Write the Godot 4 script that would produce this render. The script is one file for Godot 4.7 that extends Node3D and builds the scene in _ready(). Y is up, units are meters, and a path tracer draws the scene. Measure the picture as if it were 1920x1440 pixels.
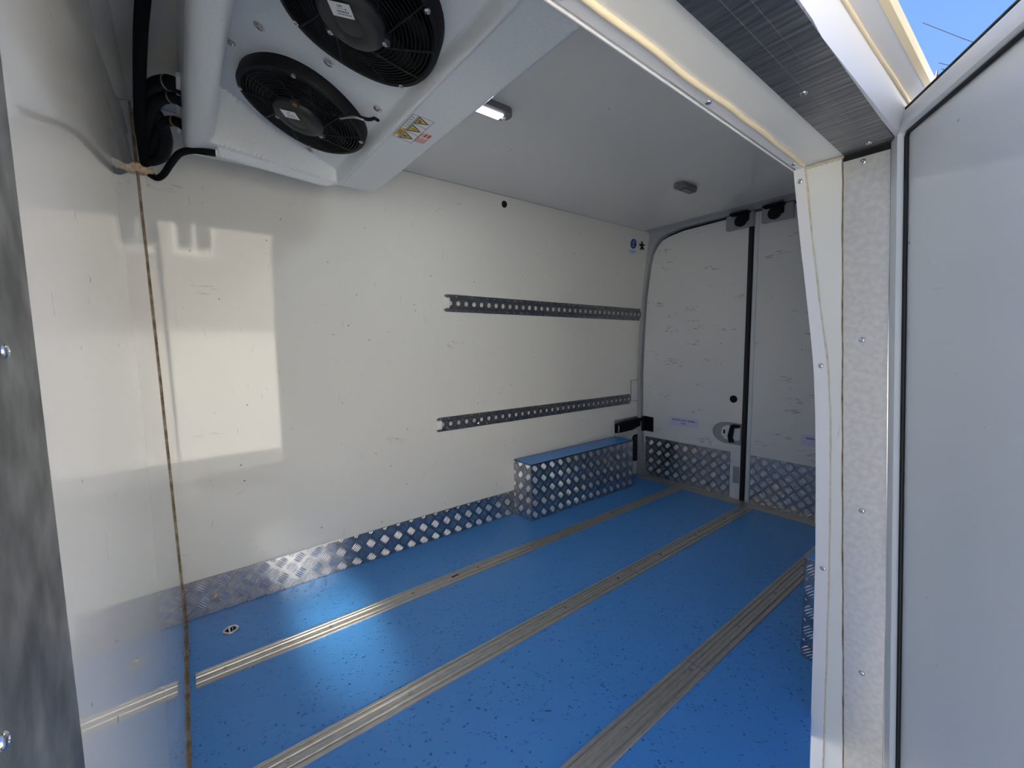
extends Node3D
# Inside of a refrigerated panel van seen through its side door. x: front bulkhead (0) to rear doors (2.89), y: up from the blue floor, z: far side wall (0) to the side door (about 1.7).

const FLOOR_TO_GROUND := -0.72
const CEIL := 1.855
const REAR := 2.889
const DOORWAY := 1.38
const HEAD := 1.497

# inner edge of the door pillar, joints between its strips, and its outer edge: (y, z)
const PILLAR_IN: Array[Vector2] = [Vector2(-0.3, 1.653), Vector2(0.222, 1.642), Vector2(0.45, 1.637), Vector2(0.673, 1.628), Vector2(0.85, 1.619), Vector2(0.973, 1.610), Vector2(1.06, 1.599), Vector2(1.142, 1.588), Vector2(1.312, 1.564), Vector2(1.496, 1.541), Vector2(1.9, 1.488)]
const PILLAR_A: Array[Vector2] = [Vector2(-0.3, 1.681), Vector2(0.238, 1.669), Vector2(0.46, 1.664), Vector2(0.68, 1.656), Vector2(0.85, 1.648), Vector2(0.974, 1.638), Vector2(1.06, 1.625), Vector2(1.14, 1.612), Vector2(1.3, 1.589), Vector2(1.497, 1.564), Vector2(1.9, 1.51)]
const PILLAR_B: Array[Vector2] = [Vector2(-0.3, 1.732), Vector2(0.1, 1.714), Vector2(0.546, 1.691), Vector2(0.961, 1.671), Vector2(1.497, 1.646), Vector2(1.9, 1.63)]
const PILLAR_OUT: Array[Vector2] = [Vector2(-0.3, 1.812), Vector2(-0.03, 1.80), Vector2(0.5, 1.779), Vector2(0.965, 1.757), Vector2(1.497, 1.737), Vector2(1.9, 1.72)]

var rng := RandomNumberGenerator.new()
var M := {}
var used := {}


func _ready() -> void:
	rng.seed = 7
	# camera
	var cam := Camera3D.new()
	cam.name = "camera"
	cam.fov = 84.44
	cam.near = 0.02
	cam.far = 300.0
	var yaw := 0.6614
	var pitch := -0.0953
	var roll := -0.0157
	var f := Vector3(sin(yaw) * cos(pitch), sin(pitch), -cos(yaw) * cos(pitch))
	var r0 := Vector3(cos(yaw), 0, sin(yaw))
	var u0 := r0.cross(f)
	var r := r0 * cos(roll) + u0 * sin(roll)
	var u := u0 * cos(roll) - r0 * sin(roll)
	cam.transform = Transform3D(Basis(r, u, -f), Vector3(0.0581, 1.05, 1.9999))
	add_child(cam)
	cam.current = true
	# sky and exposure
	var env := Environment.new()
	env.background_mode = Environment.BG_SKY
	var sky := Sky.new()
	var sm := ProceduralSkyMaterial.new()
	sm.sky_top_color = Color(0.47, 0.66, 1.0)
	sm.sky_horizon_color = Color(0.68, 0.84, 1.0)
	sm.sky_curve = 0.2
	sm.ground_bottom_color = Color(0.35, 0.34, 0.32)
	sm.ground_horizon_color = Color(0.5, 0.5, 0.5)
	sm.sky_energy_multiplier = 1.05
	sm.sun_angle_max = 2.0
	sky.sky_material = sm
	env.sky = sky
	env.tonemap_mode = Environment.TONE_MAPPER_LINEAR
	env.tonemap_exposure = 1.0
	env.sdfgi_enabled = true
	env.ssao_enabled = true
	env.ssil_enabled = true
	var we := WorldEnvironment.new()
	we.name = "world"
	we.environment = env
	add_child(we)
	# the sun stands behind the van
	var sun := DirectionalLight3D.new()
	sun.name = "sun"
	sun.light_color = Color(1.0, 0.97, 0.93)
	sun.light_energy = 19.5
	sun.light_angular_distance = 0.53
	sun.shadow_enabled = true
	sun.look_at_from_position(Vector3.ZERO, Vector3(0.16, -0.60, 0.78), Vector3.UP)
	add_child(sun)

	materials()
	shell()
	doorway()
	rear_doors()
	side_door()
	floor_and_plates()
	refrigeration()
	hoses()
	wall_fittings()
	lamps()
	outside()


# ------------------------------------------------------------------ meshes

class MB:
	var v := PackedVector3Array()
	var n := PackedVector3Array()
	var uv := PackedVector2Array()

	func trin(a: Vector3, b: Vector3, c: Vector3, na: Vector3, nb: Vector3, nc: Vector3, out: Vector3) -> void:
		var flip := (b - a).cross(c - a).dot(out) > 0.0
		v.append(a)
		n.append(na)
		if flip:
			v.append(c); v.append(b); n.append(nc); n.append(nb)
		else:
			v.append(b); v.append(c); n.append(nb); n.append(nc)

	func tri(a: Vector3, b: Vector3, c: Vector3, out: Vector3) -> void:
		var g := (b - a).cross(c - a).normalized()
		if g.dot(out) < 0.0:
			g = -g
		trin(a, b, c, g, g, g, out)

	func quad(a: Vector3, b: Vector3, c: Vector3, d: Vector3, out: Vector3) -> void:
		tri(a, b, c, out)
		tri(a, c, d, out)

	func quadn(a: Vector3, b: Vector3, c: Vector3, d: Vector3, na: Vector3, nb: Vector3, nc: Vector3, nd: Vector3) -> void:
		var out := na + nb + nc + nd
		trin(a, b, c, na, nb, nc, out)
		trin(a, c, d, na, nc, nd, out)

	# chamfered box; half: half sizes; b: chamfer
	func box(c: Vector3, size: Vector3, bev := 0.002, basis := Basis.IDENTITY) -> void:
		var h := size / 2.0
		bev = minf(bev, minf(h.x, minf(h.y, h.z)) * 0.95)
		var P := func(s: Vector3, k: int) -> Vector3:
			var q := (h - Vector3.ONE * bev)
			q[k] = h[k]
			return c + basis * (q * s)
		for k in 3:
			var i := (k + 1) % 3
			var j := (k + 2) % 3
			for s in [-1.0, 1.0]:
				var q := []
				for t in [[-1.0, -1.0], [1.0, -1.0], [1.0, 1.0], [-1.0, 1.0]]:
					var sg := Vector3.ZERO
					sg[k] = s; sg[i] = t[0]; sg[j] = t[1]
					q.append(P.call(sg, k))
				var out := Vector3.ZERO
				out[k] = s
				quad(q[0], q[1], q[2], q[3], basis * out)
			if bev > 0.0:
				for si in [-1.0, 1.0]:
					for sj in [-1.0, 1.0]:
						var a := Vector3.ZERO
						a[i] = si; a[j] = sj; a[k] = -1.0
						var b := a
						b[k] = 1.0
						var out := Vector3.ZERO
						out[i] = si; out[j] = sj
						quad(P.call(a, i), P.call(b, i), P.call(b, j), P.call(a, j), basis * out)
		if bev > 0.0:
			for sx in [-1.0, 1.0]:
				for sy in [-1.0, 1.0]:
					for sz in [-1.0, 1.0]:
						var s := Vector3(sx, sy, sz)
						tri(P.call(s, 0), P.call(s, 1), P.call(s, 2), basis * s)

	# closed polygon swept straight: point p lies at o + ux*p.x + uy*p.y; edges that turn less than smooth degrees are shaded smooth
	func extrude(poly: PackedVector2Array, o: Vector3, ux: Vector3, uy: Vector3, along: Vector3, smooth := 28.0, caps := true, capend := true) -> void:
		var k := poly.size()
		var area := 0.0
		for i in k:
			area += poly[i].cross(poly[(i + 1) % k])
		var sg := 1.0 if area > 0.0 else -1.0
		var en: Array[Vector2] = []
		for i in k:
			var d := (poly[(i + 1) % k] - poly[i]).normalized()
			en.append(Vector2(d.y, -d.x) * sg)
		for i in k:
			var j := (i + 1) % k
			var e := en[i]
			var ea := e
			var eb := e
			var p := en[(i + k - 1) % k]
			var q := en[j]
			if p.dot(e) > cos(deg_to_rad(smooth)):
				ea = (p + e).normalized()
			if q.dot(e) > cos(deg_to_rad(smooth)):
				eb = (q + e).normalized()
			var a := o + ux * poly[i].x + uy * poly[i].y
			var b := o + ux * poly[j].x + uy * poly[j].y
			var na := (ux * ea.x + uy * ea.y).normalized()
			var nb := (ux * eb.x + uy * eb.y).normalized()
			quadn(a, b, b + along, a + along, na, nb, nb, na)
		if caps:
			var t := Geometry2D.triangulate_polygon(poly)
			for i in range(0, t.size(), 3):
				var a := o + ux * poly[t[i]].x + uy * poly[t[i]].y
				var b := o + ux * poly[t[i + 1]].x + uy * poly[t[i + 1]].y
				var c := o + ux * poly[t[i + 2]].x + uy * poly[t[i + 2]].y
				tri(a, b, c, -along)
				if capend:
					tri(a + along, b + along, c + along, along)

	# profile of (radius, height) turned round an axis through o
	func lathe(prof: PackedVector2Array, o: Vector3, axis: Vector3, segs := 24, smooth := 40.0, squared := 0.0, turn := 0.0) -> void:
		axis = axis.normalized()
		var e1 := axis.cross(Vector3.RIGHT if absf(axis.x) < 0.8 else Vector3.UP).normalized()
		var e2 := axis.cross(e1)
		var en: Array[Vector2] = []
		for i in prof.size() - 1:
			var d := (prof[i + 1] - prof[i]).normalized()
			en.append(Vector2(d.y, -d.x))
		for i in prof.size() - 1:
			var na := en[i]
			var nb := en[i]
			if i > 0 and en[i - 1].dot(en[i]) > cos(deg_to_rad(smooth)):
				na = (en[i - 1] + en[i]).normalized()
			if i < en.size() - 1 and en[i + 1].dot(en[i]) > cos(deg_to_rad(smooth)):
				nb = (en[i + 1] + en[i]).normalized()
			for s in segs:
				var q := []
				var m := []
				for t in [s, s + 1]:
					var th: float = TAU * t / segs
					var dir: Vector3 = e1 * cos(th) + e2 * sin(th)
					var g: float = 1.0 + squared * cos(4.0 * (th - turn))
					q.append([o + dir * prof[i].x * g + axis * prof[i].y, o + dir * prof[i + 1].x * g + axis * prof[i + 1].y])
					m.append([(dir * na.x + axis * na.y).normalized(), (dir * nb.x + axis * nb.y).normalized()])
				if prof[i].x > 1e-6:
					trin(q[0][0], q[1][0], q[1][1], m[0][0], m[1][0], m[1][1], m[0][0] + m[1][1])
				if prof[i + 1].x > 1e-6:
					trin(q[0][0], q[1][1], q[0][1], m[0][0], m[1][1], m[0][1], m[0][0] + m[1][1])

	func tube(path: PackedVector3Array, radius: float, segs := 12, ripple := 0.0) -> void:
		var k := path.size()
		var t0 := (path[1] - path[0]).normalized()
		var e := t0.cross(Vector3.UP if absf(t0.y) < 0.9 else Vector3.RIGHT).normalized()
		var rings := []
		for i in k:
			var t := (path[mini(i + 1, k - 1)] - path[maxi(i - 1, 0)]).normalized()
			e = (e - t * e.dot(t)).normalized()
			var b := t.cross(e)
			var rr := radius + (ripple if i % 2 == 0 else 0.0)
			var ring := []
			for s in segs:
				var th := TAU * s / segs
				var d := e * cos(th) + b * sin(th)
				ring.append([path[i] + d * rr, d])
			rings.append(ring)
		for i in k - 1:
			for s in segs:
				var a: Array = rings[i][s]
				var b: Array = rings[i][(s + 1) % segs]
				var c: Array = rings[i + 1][(s + 1) % segs]
				var d: Array = rings[i + 1][s]
				quadn(a[0], b[0], c[0], d[0], a[1], b[1], c[1], d[1])
		for s in segs:
			tri(path[0], rings[0][s][0], rings[0][(s + 1) % segs][0], path[0] - path[1])
			tri(path[k - 1], rings[k - 1][s][0], rings[k - 1][(s + 1) % segs][0], path[k - 1] - path[k - 2])

	# smooth surface over a grid of points
	func grid(p: Array, out: Vector3) -> void:
		var ni: int = p.size()
		var nj: int = p[0].size()
		var nn := []
		for i in ni:
			var row := []
			for j in nj:
				var g: Vector3 = (p[mini(i + 1, ni - 1)][j] - p[maxi(i - 1, 0)][j]).cross(p[i][mini(j + 1, nj - 1)] - p[i][maxi(j - 1, 0)]).normalized()
				row.append(g)
			nn.append(row)
		var sg := 1.0 if nn[ni / 2][nj / 2].dot(out) > 0.0 else -1.0
		for i in ni - 1:
			for j in nj - 1:
				quadn(p[i][j], p[i + 1][j], p[i + 1][j + 1], p[i][j + 1], nn[i][j] * sg, nn[i + 1][j] * sg, nn[i + 1][j + 1] * sg, nn[i][j + 1] * sg)

	# flat print: corners a (0,0), b (1,0), c (1,1), d (0,1) of the picture
	func print_quad(a: Vector3, b: Vector3, c: Vector3, d: Vector3, out: Vector3) -> void:
		quad(a, b, c, d, out)
		var ua := Vector2(0, 0)
		var ub := Vector2(1, 0)
		var uc := Vector2(1, 1)
		var ud := Vector2(0, 1)
		uv = PackedVector2Array()
		for p in v:
			uv.append(ua if p.is_equal_approx(a) else ub if p.is_equal_approx(b) else uc if p.is_equal_approx(c) else ud)

	func mesh() -> ArrayMesh:
		var arr := []
		arr.resize(Mesh.ARRAY_MAX)
		arr[Mesh.ARRAY_VERTEX] = v
		arr[Mesh.ARRAY_NORMAL] = n
		if uv.size() == v.size():
			arr[Mesh.ARRAY_TEX_UV] = uv
		var am := ArrayMesh.new()
		am.add_surface_from_arrays(Mesh.PRIMITIVE_TRIANGLES, arr)
		return am


func numbered(called: String) -> String:
	if not used.has(called):
		used[called] = 0
		return called
	used[called] += 1
	return "%s_%03d" % [called, used[called]]


func obj(called: String, mb: MB, m: Material, parent: Node3D = null) -> MeshInstance3D:
	return put(called, mb.mesh(), m, parent)


func put(called: String, mesh: Mesh, m: Material, parent: Node3D = null, xf := Transform3D.IDENTITY) -> MeshInstance3D:
	var o := MeshInstance3D.new()
	o.mesh = mesh
	o.material_override = m
	o.transform = xf
	if parent == null:
		o.name = numbered(called)
		add_child(o, true)
	else:
		o.name = called
		var k := 0
		while parent.has_node(NodePath(o.name)):
			k += 1
			o.name = "%s_%03d" % [called, k]
		parent.add_child(o, true)
	return o


func thing(called: String, label: String, category: String, group := "") -> Node3D:
	var o := Node3D.new()
	o.name = numbered(called)
	add_child(o, true)
	tag(o, label, category, group)
	return o


func tag(o: Node3D, label: String, category: String, group := "", kind := "") -> Node3D:
	o.set_meta("label", label)
	o.set_meta("category", category)
	if group:
		o.set_meta("group", group)
	if kind:
		o.set_meta("kind", kind)
	return o


func struct(o: Node3D, label: String, category: String) -> Node3D:
	return tag(o, label, category, "", "structure")


func at(table: Array[Vector2], y: float) -> float:
	for i in table.size() - 1:
		if y <= table[i + 1].x:
			return lerpf(table[i].y, table[i + 1].y, (y - table[i].x) / (table[i + 1].x - table[i].x))
	return table[-1].y


func wall_z(y: float) -> float:
	return 0.0 if y < 0.9 else 0.09 * pow((y - 0.9) / 0.955, 1.6)


func catmull(pts: Array, per := 8) -> PackedVector3Array:
	var out := PackedVector3Array()
	for i in pts.size() - 1:
		var a: Vector3 = pts[maxi(i - 1, 0)]
		var b: Vector3 = pts[i]
		var c: Vector3 = pts[i + 1]
		var d: Vector3 = pts[mini(i + 2, pts.size() - 1)]
		for k in per:
			out.append(b.cubic_interpolate(c, a, d, float(k) / per))
	out.append(pts[-1])
	return out


# dome-headed blind rivet with a hole in its middle
func rivet_mesh(r := 0.0065) -> ArrayMesh:
	var mb := MB.new()
	mb.lathe(PackedVector2Array([Vector2(r, 0), Vector2(r * 0.97, r * 0.15), Vector2(r * 0.75, r * 0.36), Vector2(r * 0.45, r * 0.46), Vector2(r * 0.34, r * 0.44), Vector2(r * 0.30, r * 0.12), Vector2(0, r * 0.10)]), Vector3.ZERO, Vector3.UP, 16)
	return mb.mesh()


func facing(p: Vector3, dir: Vector3) -> Transform3D:
	var y := dir.normalized()
	var x := y.cross(Vector3(0.3, 0.2, 0.9)).normalized()
	return Transform3D(Basis(x, y, x.cross(y)), p)


# ------------------------------------------------------------------ materials

func mat(c: Color, rough := 0.5, metal := 0.0) -> StandardMaterial3D:
	var m := StandardMaterial3D.new()
	m.albedo_color = c
	m.roughness = rough
	m.metallic = metal
	return m


func tri(m: StandardMaterial3D, scale: Vector3, world := true) -> StandardMaterial3D:
	m.uv1_triplanar = true
	m.uv1_world_triplanar = world
	m.uv1_scale = scale
	return m


func noise_tex(freq: float, ramp: Array, s := 1, size := 512, octaves := 4, kind := FastNoiseLite.TYPE_SIMPLEX_SMOOTH) -> NoiseTexture2D:
	var nz := FastNoiseLite.new()
	nz.seed = s
	nz.noise_type = kind
	nz.frequency = freq
	nz.fractal_octaves = octaves
	var t := NoiseTexture2D.new()
	t.width = size
	t.height = size
	t.seamless = true
	t.noise = nz
	var g := Gradient.new()
	g.offsets = PackedFloat32Array(ramp.map(func(x): return x[0]))
	g.colors = PackedColorArray(ramp.map(func(x): return x[1]))
	t.color_ramp = g
	return t


func blend_px(im: Image, x: int, y: int, c: Color, a: float) -> void:
	x = posmod(x, im.get_width())
	y = posmod(y, im.get_height())
	im.set_pixel(x, y, im.get_pixel(x, y).lerp(c, a))


func stroke(im: Image, p: Vector2, dir: Vector2, length: float, width: float, c: Color, a: float) -> void:
	var bend := rng.randf_range(-0.02, 0.02)
	for k in int(length):
		var t := k / length
		var w := width * sin(PI * clampf(t, 0.05, 0.95))
		var fade := a * (0.4 + 0.6 * rng.randf())
		for j in int(ceil(w)):
			blend_px(im, int(p.x), int(p.y) + j if absf(dir.x) > absf(dir.y) else int(p.y), c, fade) if absf(dir.x) > absf(dir.y) else blend_px(im, int(p.x) + j, int(p.y), c, fade)
		p += dir
		dir = dir.rotated(bend)


func speck(im: Image, p: Vector2, rad: float, c: Color, a: float) -> void:
	var k := int(ceil(rad))
	for i in range(-k, k + 1):
		for j in range(-k, k + 1):
			var d := Vector2(i, j).length()
			if d <= rad:
				blend_px(im, int(p.x) + i, int(p.y) + j, c, a)


# white moulded panel with its scuffs, specks and scratches (1024 pixels to 2 m)
func marked(base: Color, scratches: int, smudges: int, specks: int, vertical: float, dark := 1.0) -> ImageTexture:
	var im := Image.create(1024, 1024, false, Image.FORMAT_RGB8)
	im.fill(base)
	for i in smudges:
		var p := Vector2(rng.randf() * 1024, rng.randf() * 1024)
		var c := Color(0.42, 0.42, 0.43)
		for k in rng.randi_range(3, 10):
			stroke(im, p + Vector2(rng.randf_range(-24, 24), rng.randf_range(-8, 8)), Vector2(1, rng.randf_range(-0.25, 0.25)), rng.randf_range(5, 26), rng.randf_range(1, 2.4), c, rng.randf_range(0.06, 0.34) * dark)
	for i in scratches:
		var p := Vector2(rng.randf() * 1024, rng.randf() * 1024)
		var d := Vector2(rng.randf_range(-0.25, 0.25), 1).normalized() if rng.randf() < vertical else Vector2(1, rng.randf_range(-0.5, 0.5)).normalized()
		stroke(im, p, d, rng.randf_range(4, 18), 1.0, Color(0.45, 0.45, 0.43), rng.randf_range(0.1, 0.4))
	for i in specks:
		speck(im, Vector2(rng.randf() * 1024, rng.randf() * 1024), rng.randf_range(0.5, 1.4), Color(0.16, 0.14, 0.13), rng.randf_range(0.4, 0.9))
	return ImageTexture.create_from_image(im)


func materials() -> void:
	# glossy white moulded lining
	var white := Color(0.865, 0.865, 0.845)
	M.grp = tri(mat(Color(1, 1, 1), 0.045), Vector3.ONE * 0.5)
	M.grp.albedo_texture = marked(white, 190, 7, 100, 0.85)
	M.bulk = tri(mat(Color(1, 1, 1), 0.03), Vector3.ONE * 0.5)
	M.bulk.albedo_texture = marked(Color(0.90, 0.90, 0.88), 30, 2, 190, 0.8)
	M.ceil = tri(mat(Color(1, 1, 1), 0.13), Vector3.ONE * 0.5)
	M.ceil.albedo_texture = marked(white, 12, 0, 50, 0.3)
	M.rear = tri(mat(Color(1, 1, 1), 0.12), Vector3.ONE * 0.5)
	M.rear.albedo_texture = marked(Color(0.87, 0.87, 0.865), 90, 120, 120, 0.15, 2.0)
	M.liner = tri(mat(Color(1, 1, 1), 0.3), Vector3.ONE * 0.5)
	M.liner.albedo_texture = marked(Color(0.90, 0.905, 0.885), 30, 4, 60, 0.5)
	M.strip = mat(Color(0.90, 0.90, 0.905), 0.32)
	M.body = mat(Color(0.87, 0.88, 0.90), 0.25)
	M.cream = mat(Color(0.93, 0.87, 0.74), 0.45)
	M.bead = tri(mat(Color(1, 1, 1), 0.5), Vector3(6, 6, 6))
	M.bead.albedo_texture = noise_tex(0.02, [[0.0, Color(0.70, 0.64, 0.52)], [0.5, Color(0.82, 0.79, 0.71)], [1.0, Color(0.87, 0.85, 0.79)]], 5, 256)
	M.brown_bead = tri(mat(Color(1, 1, 1), 0.6), Vector3(5, 5, 5))
	M.brown_bead.albedo_texture = noise_tex(0.02, [[0.0, Color(0.34, 0.26, 0.18)], [0.5, Color(0.52, 0.44, 0.33)], [1.0, Color(0.72, 0.67, 0.56)]], 6, 256)
	M.unit = tri(mat(Color(1, 1, 1), 0.28), Vector3.ONE * 3.0)
	M.unit.albedo_texture = noise_tex(0.08, [[0.0, Color(0.83, 0.855, 0.865)], [1.0, Color(0.88, 0.895, 0.90)]], 8, 512)
	M.door = tri(mat(Color(1, 1, 1), 0.22), Vector3.ONE * 0.5)
	M.door.albedo_texture = marked(Color(0.86, 0.885, 0.90), 10, 0, 40, 0.3)
	M.rear_frame = mat(Color(0.66, 0.68, 0.69), 0.25)
	M.asphalt = tri(mat(Color(1, 1, 1), 0.9), Vector3.ONE * 0.5)
	M.asphalt.albedo_texture = noise_tex(0.08, [[0.0, Color(0.34, 0.34, 0.34)], [1.0, Color(0.44, 0.44, 0.435)]], 23, 256, 5)  # for the added bay; dark so that less ground bounce reaches the ceiling
	M.frame = mat(Color(0.82, 0.84, 0.85), 0.35)
	# metals
	M.tread = tri(mat(Color(1, 1, 1), 0.28, 1.0), Vector3.ONE * 1.5)
	M.tread.albedo_texture = noise_tex(0.03, [[0.0, Color(0.56, 0.56, 0.56)], [1.0, Color(0.74, 0.75, 0.76)]], 11, 512, 5)
	M.ridge = mat(Color(0.88, 0.88, 0.885), 0.22, 1.0)
	M.alu = tri(mat(Color(1, 1, 1), 0.42, 0.7), Vector3(1.2, 1.2, 1.2))
	M.alu.albedo_texture = noise_tex(0.09, [[0.0, Color(0.84, 0.835, 0.82)], [1.0, Color(0.92, 0.92, 0.915)]], 12, 512, 5)
	M.dull = tri(mat(Color(1, 1, 1), 0.5, 0.5), Vector3(2.5, 2.0, 2.5))
	M.dull.albedo_texture = noise_tex(0.02, [[0.0, Color(0.30, 0.305, 0.31)], [1.0, Color(0.62, 0.62, 0.61)]], 13, 512, 6)
	M.worn = tri(mat(Color(1, 1, 1), 0.42, 0.9), Vector3(9.0, 2.0, 0.8))
	M.worn.albedo_texture = noise_tex(0.012, [[0.0, Color(0.36, 0.37, 0.39)], [0.5, Color(0.52, 0.53, 0.54)], [1.0, Color(0.66, 0.66, 0.65)]], 14, 512, 6)
	M.track = tri(mat(Color(1, 1, 1), 0.34, 0.75), Vector3(1.5, 5, 5))
	M.track.albedo_texture = noise_tex(0.03, [[0.0, Color(0.70, 0.69, 0.67)], [1.0, Color(0.80, 0.79, 0.775)]], 15, 512, 5)
	M.rail = tri(mat(Color(1, 1, 1), 0.42, 0.9), Vector3.ONE * 2.0)
	M.rail.albedo_texture = noise_tex(0.03, [[0.0, Color(0.40, 0.42, 0.45)], [1.0, Color(0.54, 0.56, 0.59)]], 16, 256)
	M.steel = mat(Color(0.78, 0.77, 0.75), 0.25, 1.0)
	M.rivet = mat(Color(0.86, 0.86, 0.86), 0.22, 1.0)
	M.galv = mat(Color(0.62, 0.63, 0.64), 0.4, 0.9)
	M.brass = mat(Color(0.75, 0.58, 0.35), 0.35, 1.0)
	# floor paint
	M.floor = tri(mat(Color(1, 1, 1), 0.24), Vector3.ONE)
	var col := Image.create(1024, 1024, false, Image.FORMAT_RGB8)
	col.fill(Color(0.285, 0.57, 0.86))
	var hgt := Image.create(1024, 1024, false, Image.FORMAT_RGB8)
	hgt.fill(Color(0.5, 0.5, 0.5))
	for i in 1500:
		var p := Vector2(rng.randf() * 1024, rng.randf() * 1024)
		var pit := rng.randf() < 0.6
		var rad := rng.randf_range(1.8, 4.6)
		for k in 3:
			speck(hgt, p, rad * (1.0 - k * 0.25), Color.BLACK if pit else Color.WHITE, 0.3)
		if pit and rng.randf() < 0.4:
			speck(col, p, rad * 0.6, Color(0.05, 0.13, 0.26), 0.6)
	for i in 70:
		stroke(col, Vector2(rng.randf() * 1024, rng.randf() * 1024), Vector2(1, rng.randf_range(-0.6, 0.6)).normalized(), rng.randf_range(8, 50), 1.4, Color(0.08, 0.2, 0.38), rng.randf_range(0.1, 0.35))
	M.floor.albedo_texture = ImageTexture.create_from_image(col)
	var nrm: Image = hgt.duplicate()
	nrm.convert(Image.FORMAT_RGBA8)
	nrm.bump_map_to_normal_map(10.0)
	M.floor.normal_enabled = true
	M.floor.normal_texture = ImageTexture.create_from_image(nrm)
	M.floor.normal_scale = 0.8
	M.floor.roughness_texture = noise_tex(0.006, [[0.0, Color(0.86, 0.86, 0.86)], [1.0, Color(1, 1, 1)]], 18, 512, 5)
	M.floor.roughness = 0.34
	M.blue = mat(Color(0.285, 0.57, 0.86), 0.35)
	# plastics and rubber
	M.black = mat(Color(0.05, 0.05, 0.052), 0.62)
	M.fan = mat(Color(0.07, 0.07, 0.073), 0.55)
	M.hub = mat(Color(0.15, 0.15, 0.15), 0.5)
	M.dark = mat(Color(0.012, 0.012, 0.012), 0.8)
	M.foam_tube = mat(Color(0.04, 0.042, 0.045), 0.8)
	M.foam_tube.metallic_specular = 0.3
	M.black.metallic_specular = 0.35
	M.fan.metallic_specular = 0.35
	M.rubber = mat(Color(0.03, 0.03, 0.035), 0.5)
	M.wire = mat(Color(0.25, 0.25, 0.26), 0.5)
	M.foam = tri(mat(Color(1, 1, 1), 0.85), Vector3.ONE * 8)
	M.foam.albedo_texture = noise_tex(0.03, [[0.3, Color(0.72, 0.58, 0.44)], [0.7, Color(0.90, 0.82, 0.70)]], 19, 256)
	M.white_plastic = mat(Color(0.88, 0.88, 0.86), 0.4)
	M.grey_plastic = mat(Color(0.60, 0.61, 0.62), 0.4)
	M.lamp_grey = mat(Color(0.42, 0.42, 0.44), 0.4)
	M.lens = mat(Color(0.36, 0.37, 0.38), 0.25)
	M.lit = mat(Color(1, 1, 1), 0.4)
	M.lit.emission_enabled = true
	M.lit.emission = Color(0.95, 0.98, 1.0)
	M.lit.emission_energy_multiplier = 3.0
	M.red = mat(Color(0.42, 0.07, 0.06), 0.5)
	# outside
	M.yard = tri(mat(Color(1, 1, 1), 0.9), Vector3.ONE * 0.4)
	M.yard.albedo_texture = noise_tex(0.05, [[0.0, Color(0.74, 0.73, 0.70)], [1.0, Color(0.82, 0.81, 0.78)]], 21, 512, 5)
	M.plaster = tri(mat(Color(1, 1, 1), 0.9), Vector3.ONE * 0.5)
	M.plaster.albedo_texture = noise_tex(0.03, [[0.0, Color(0.44, 0.425, 0.40)], [1.0, Color(0.52, 0.505, 0.48)]], 22, 512, 5)
	M.glass_dark = mat(Color(0.06, 0.07, 0.09), 0.05)


# ------------------------------------------------------------------ the body of the van

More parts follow.
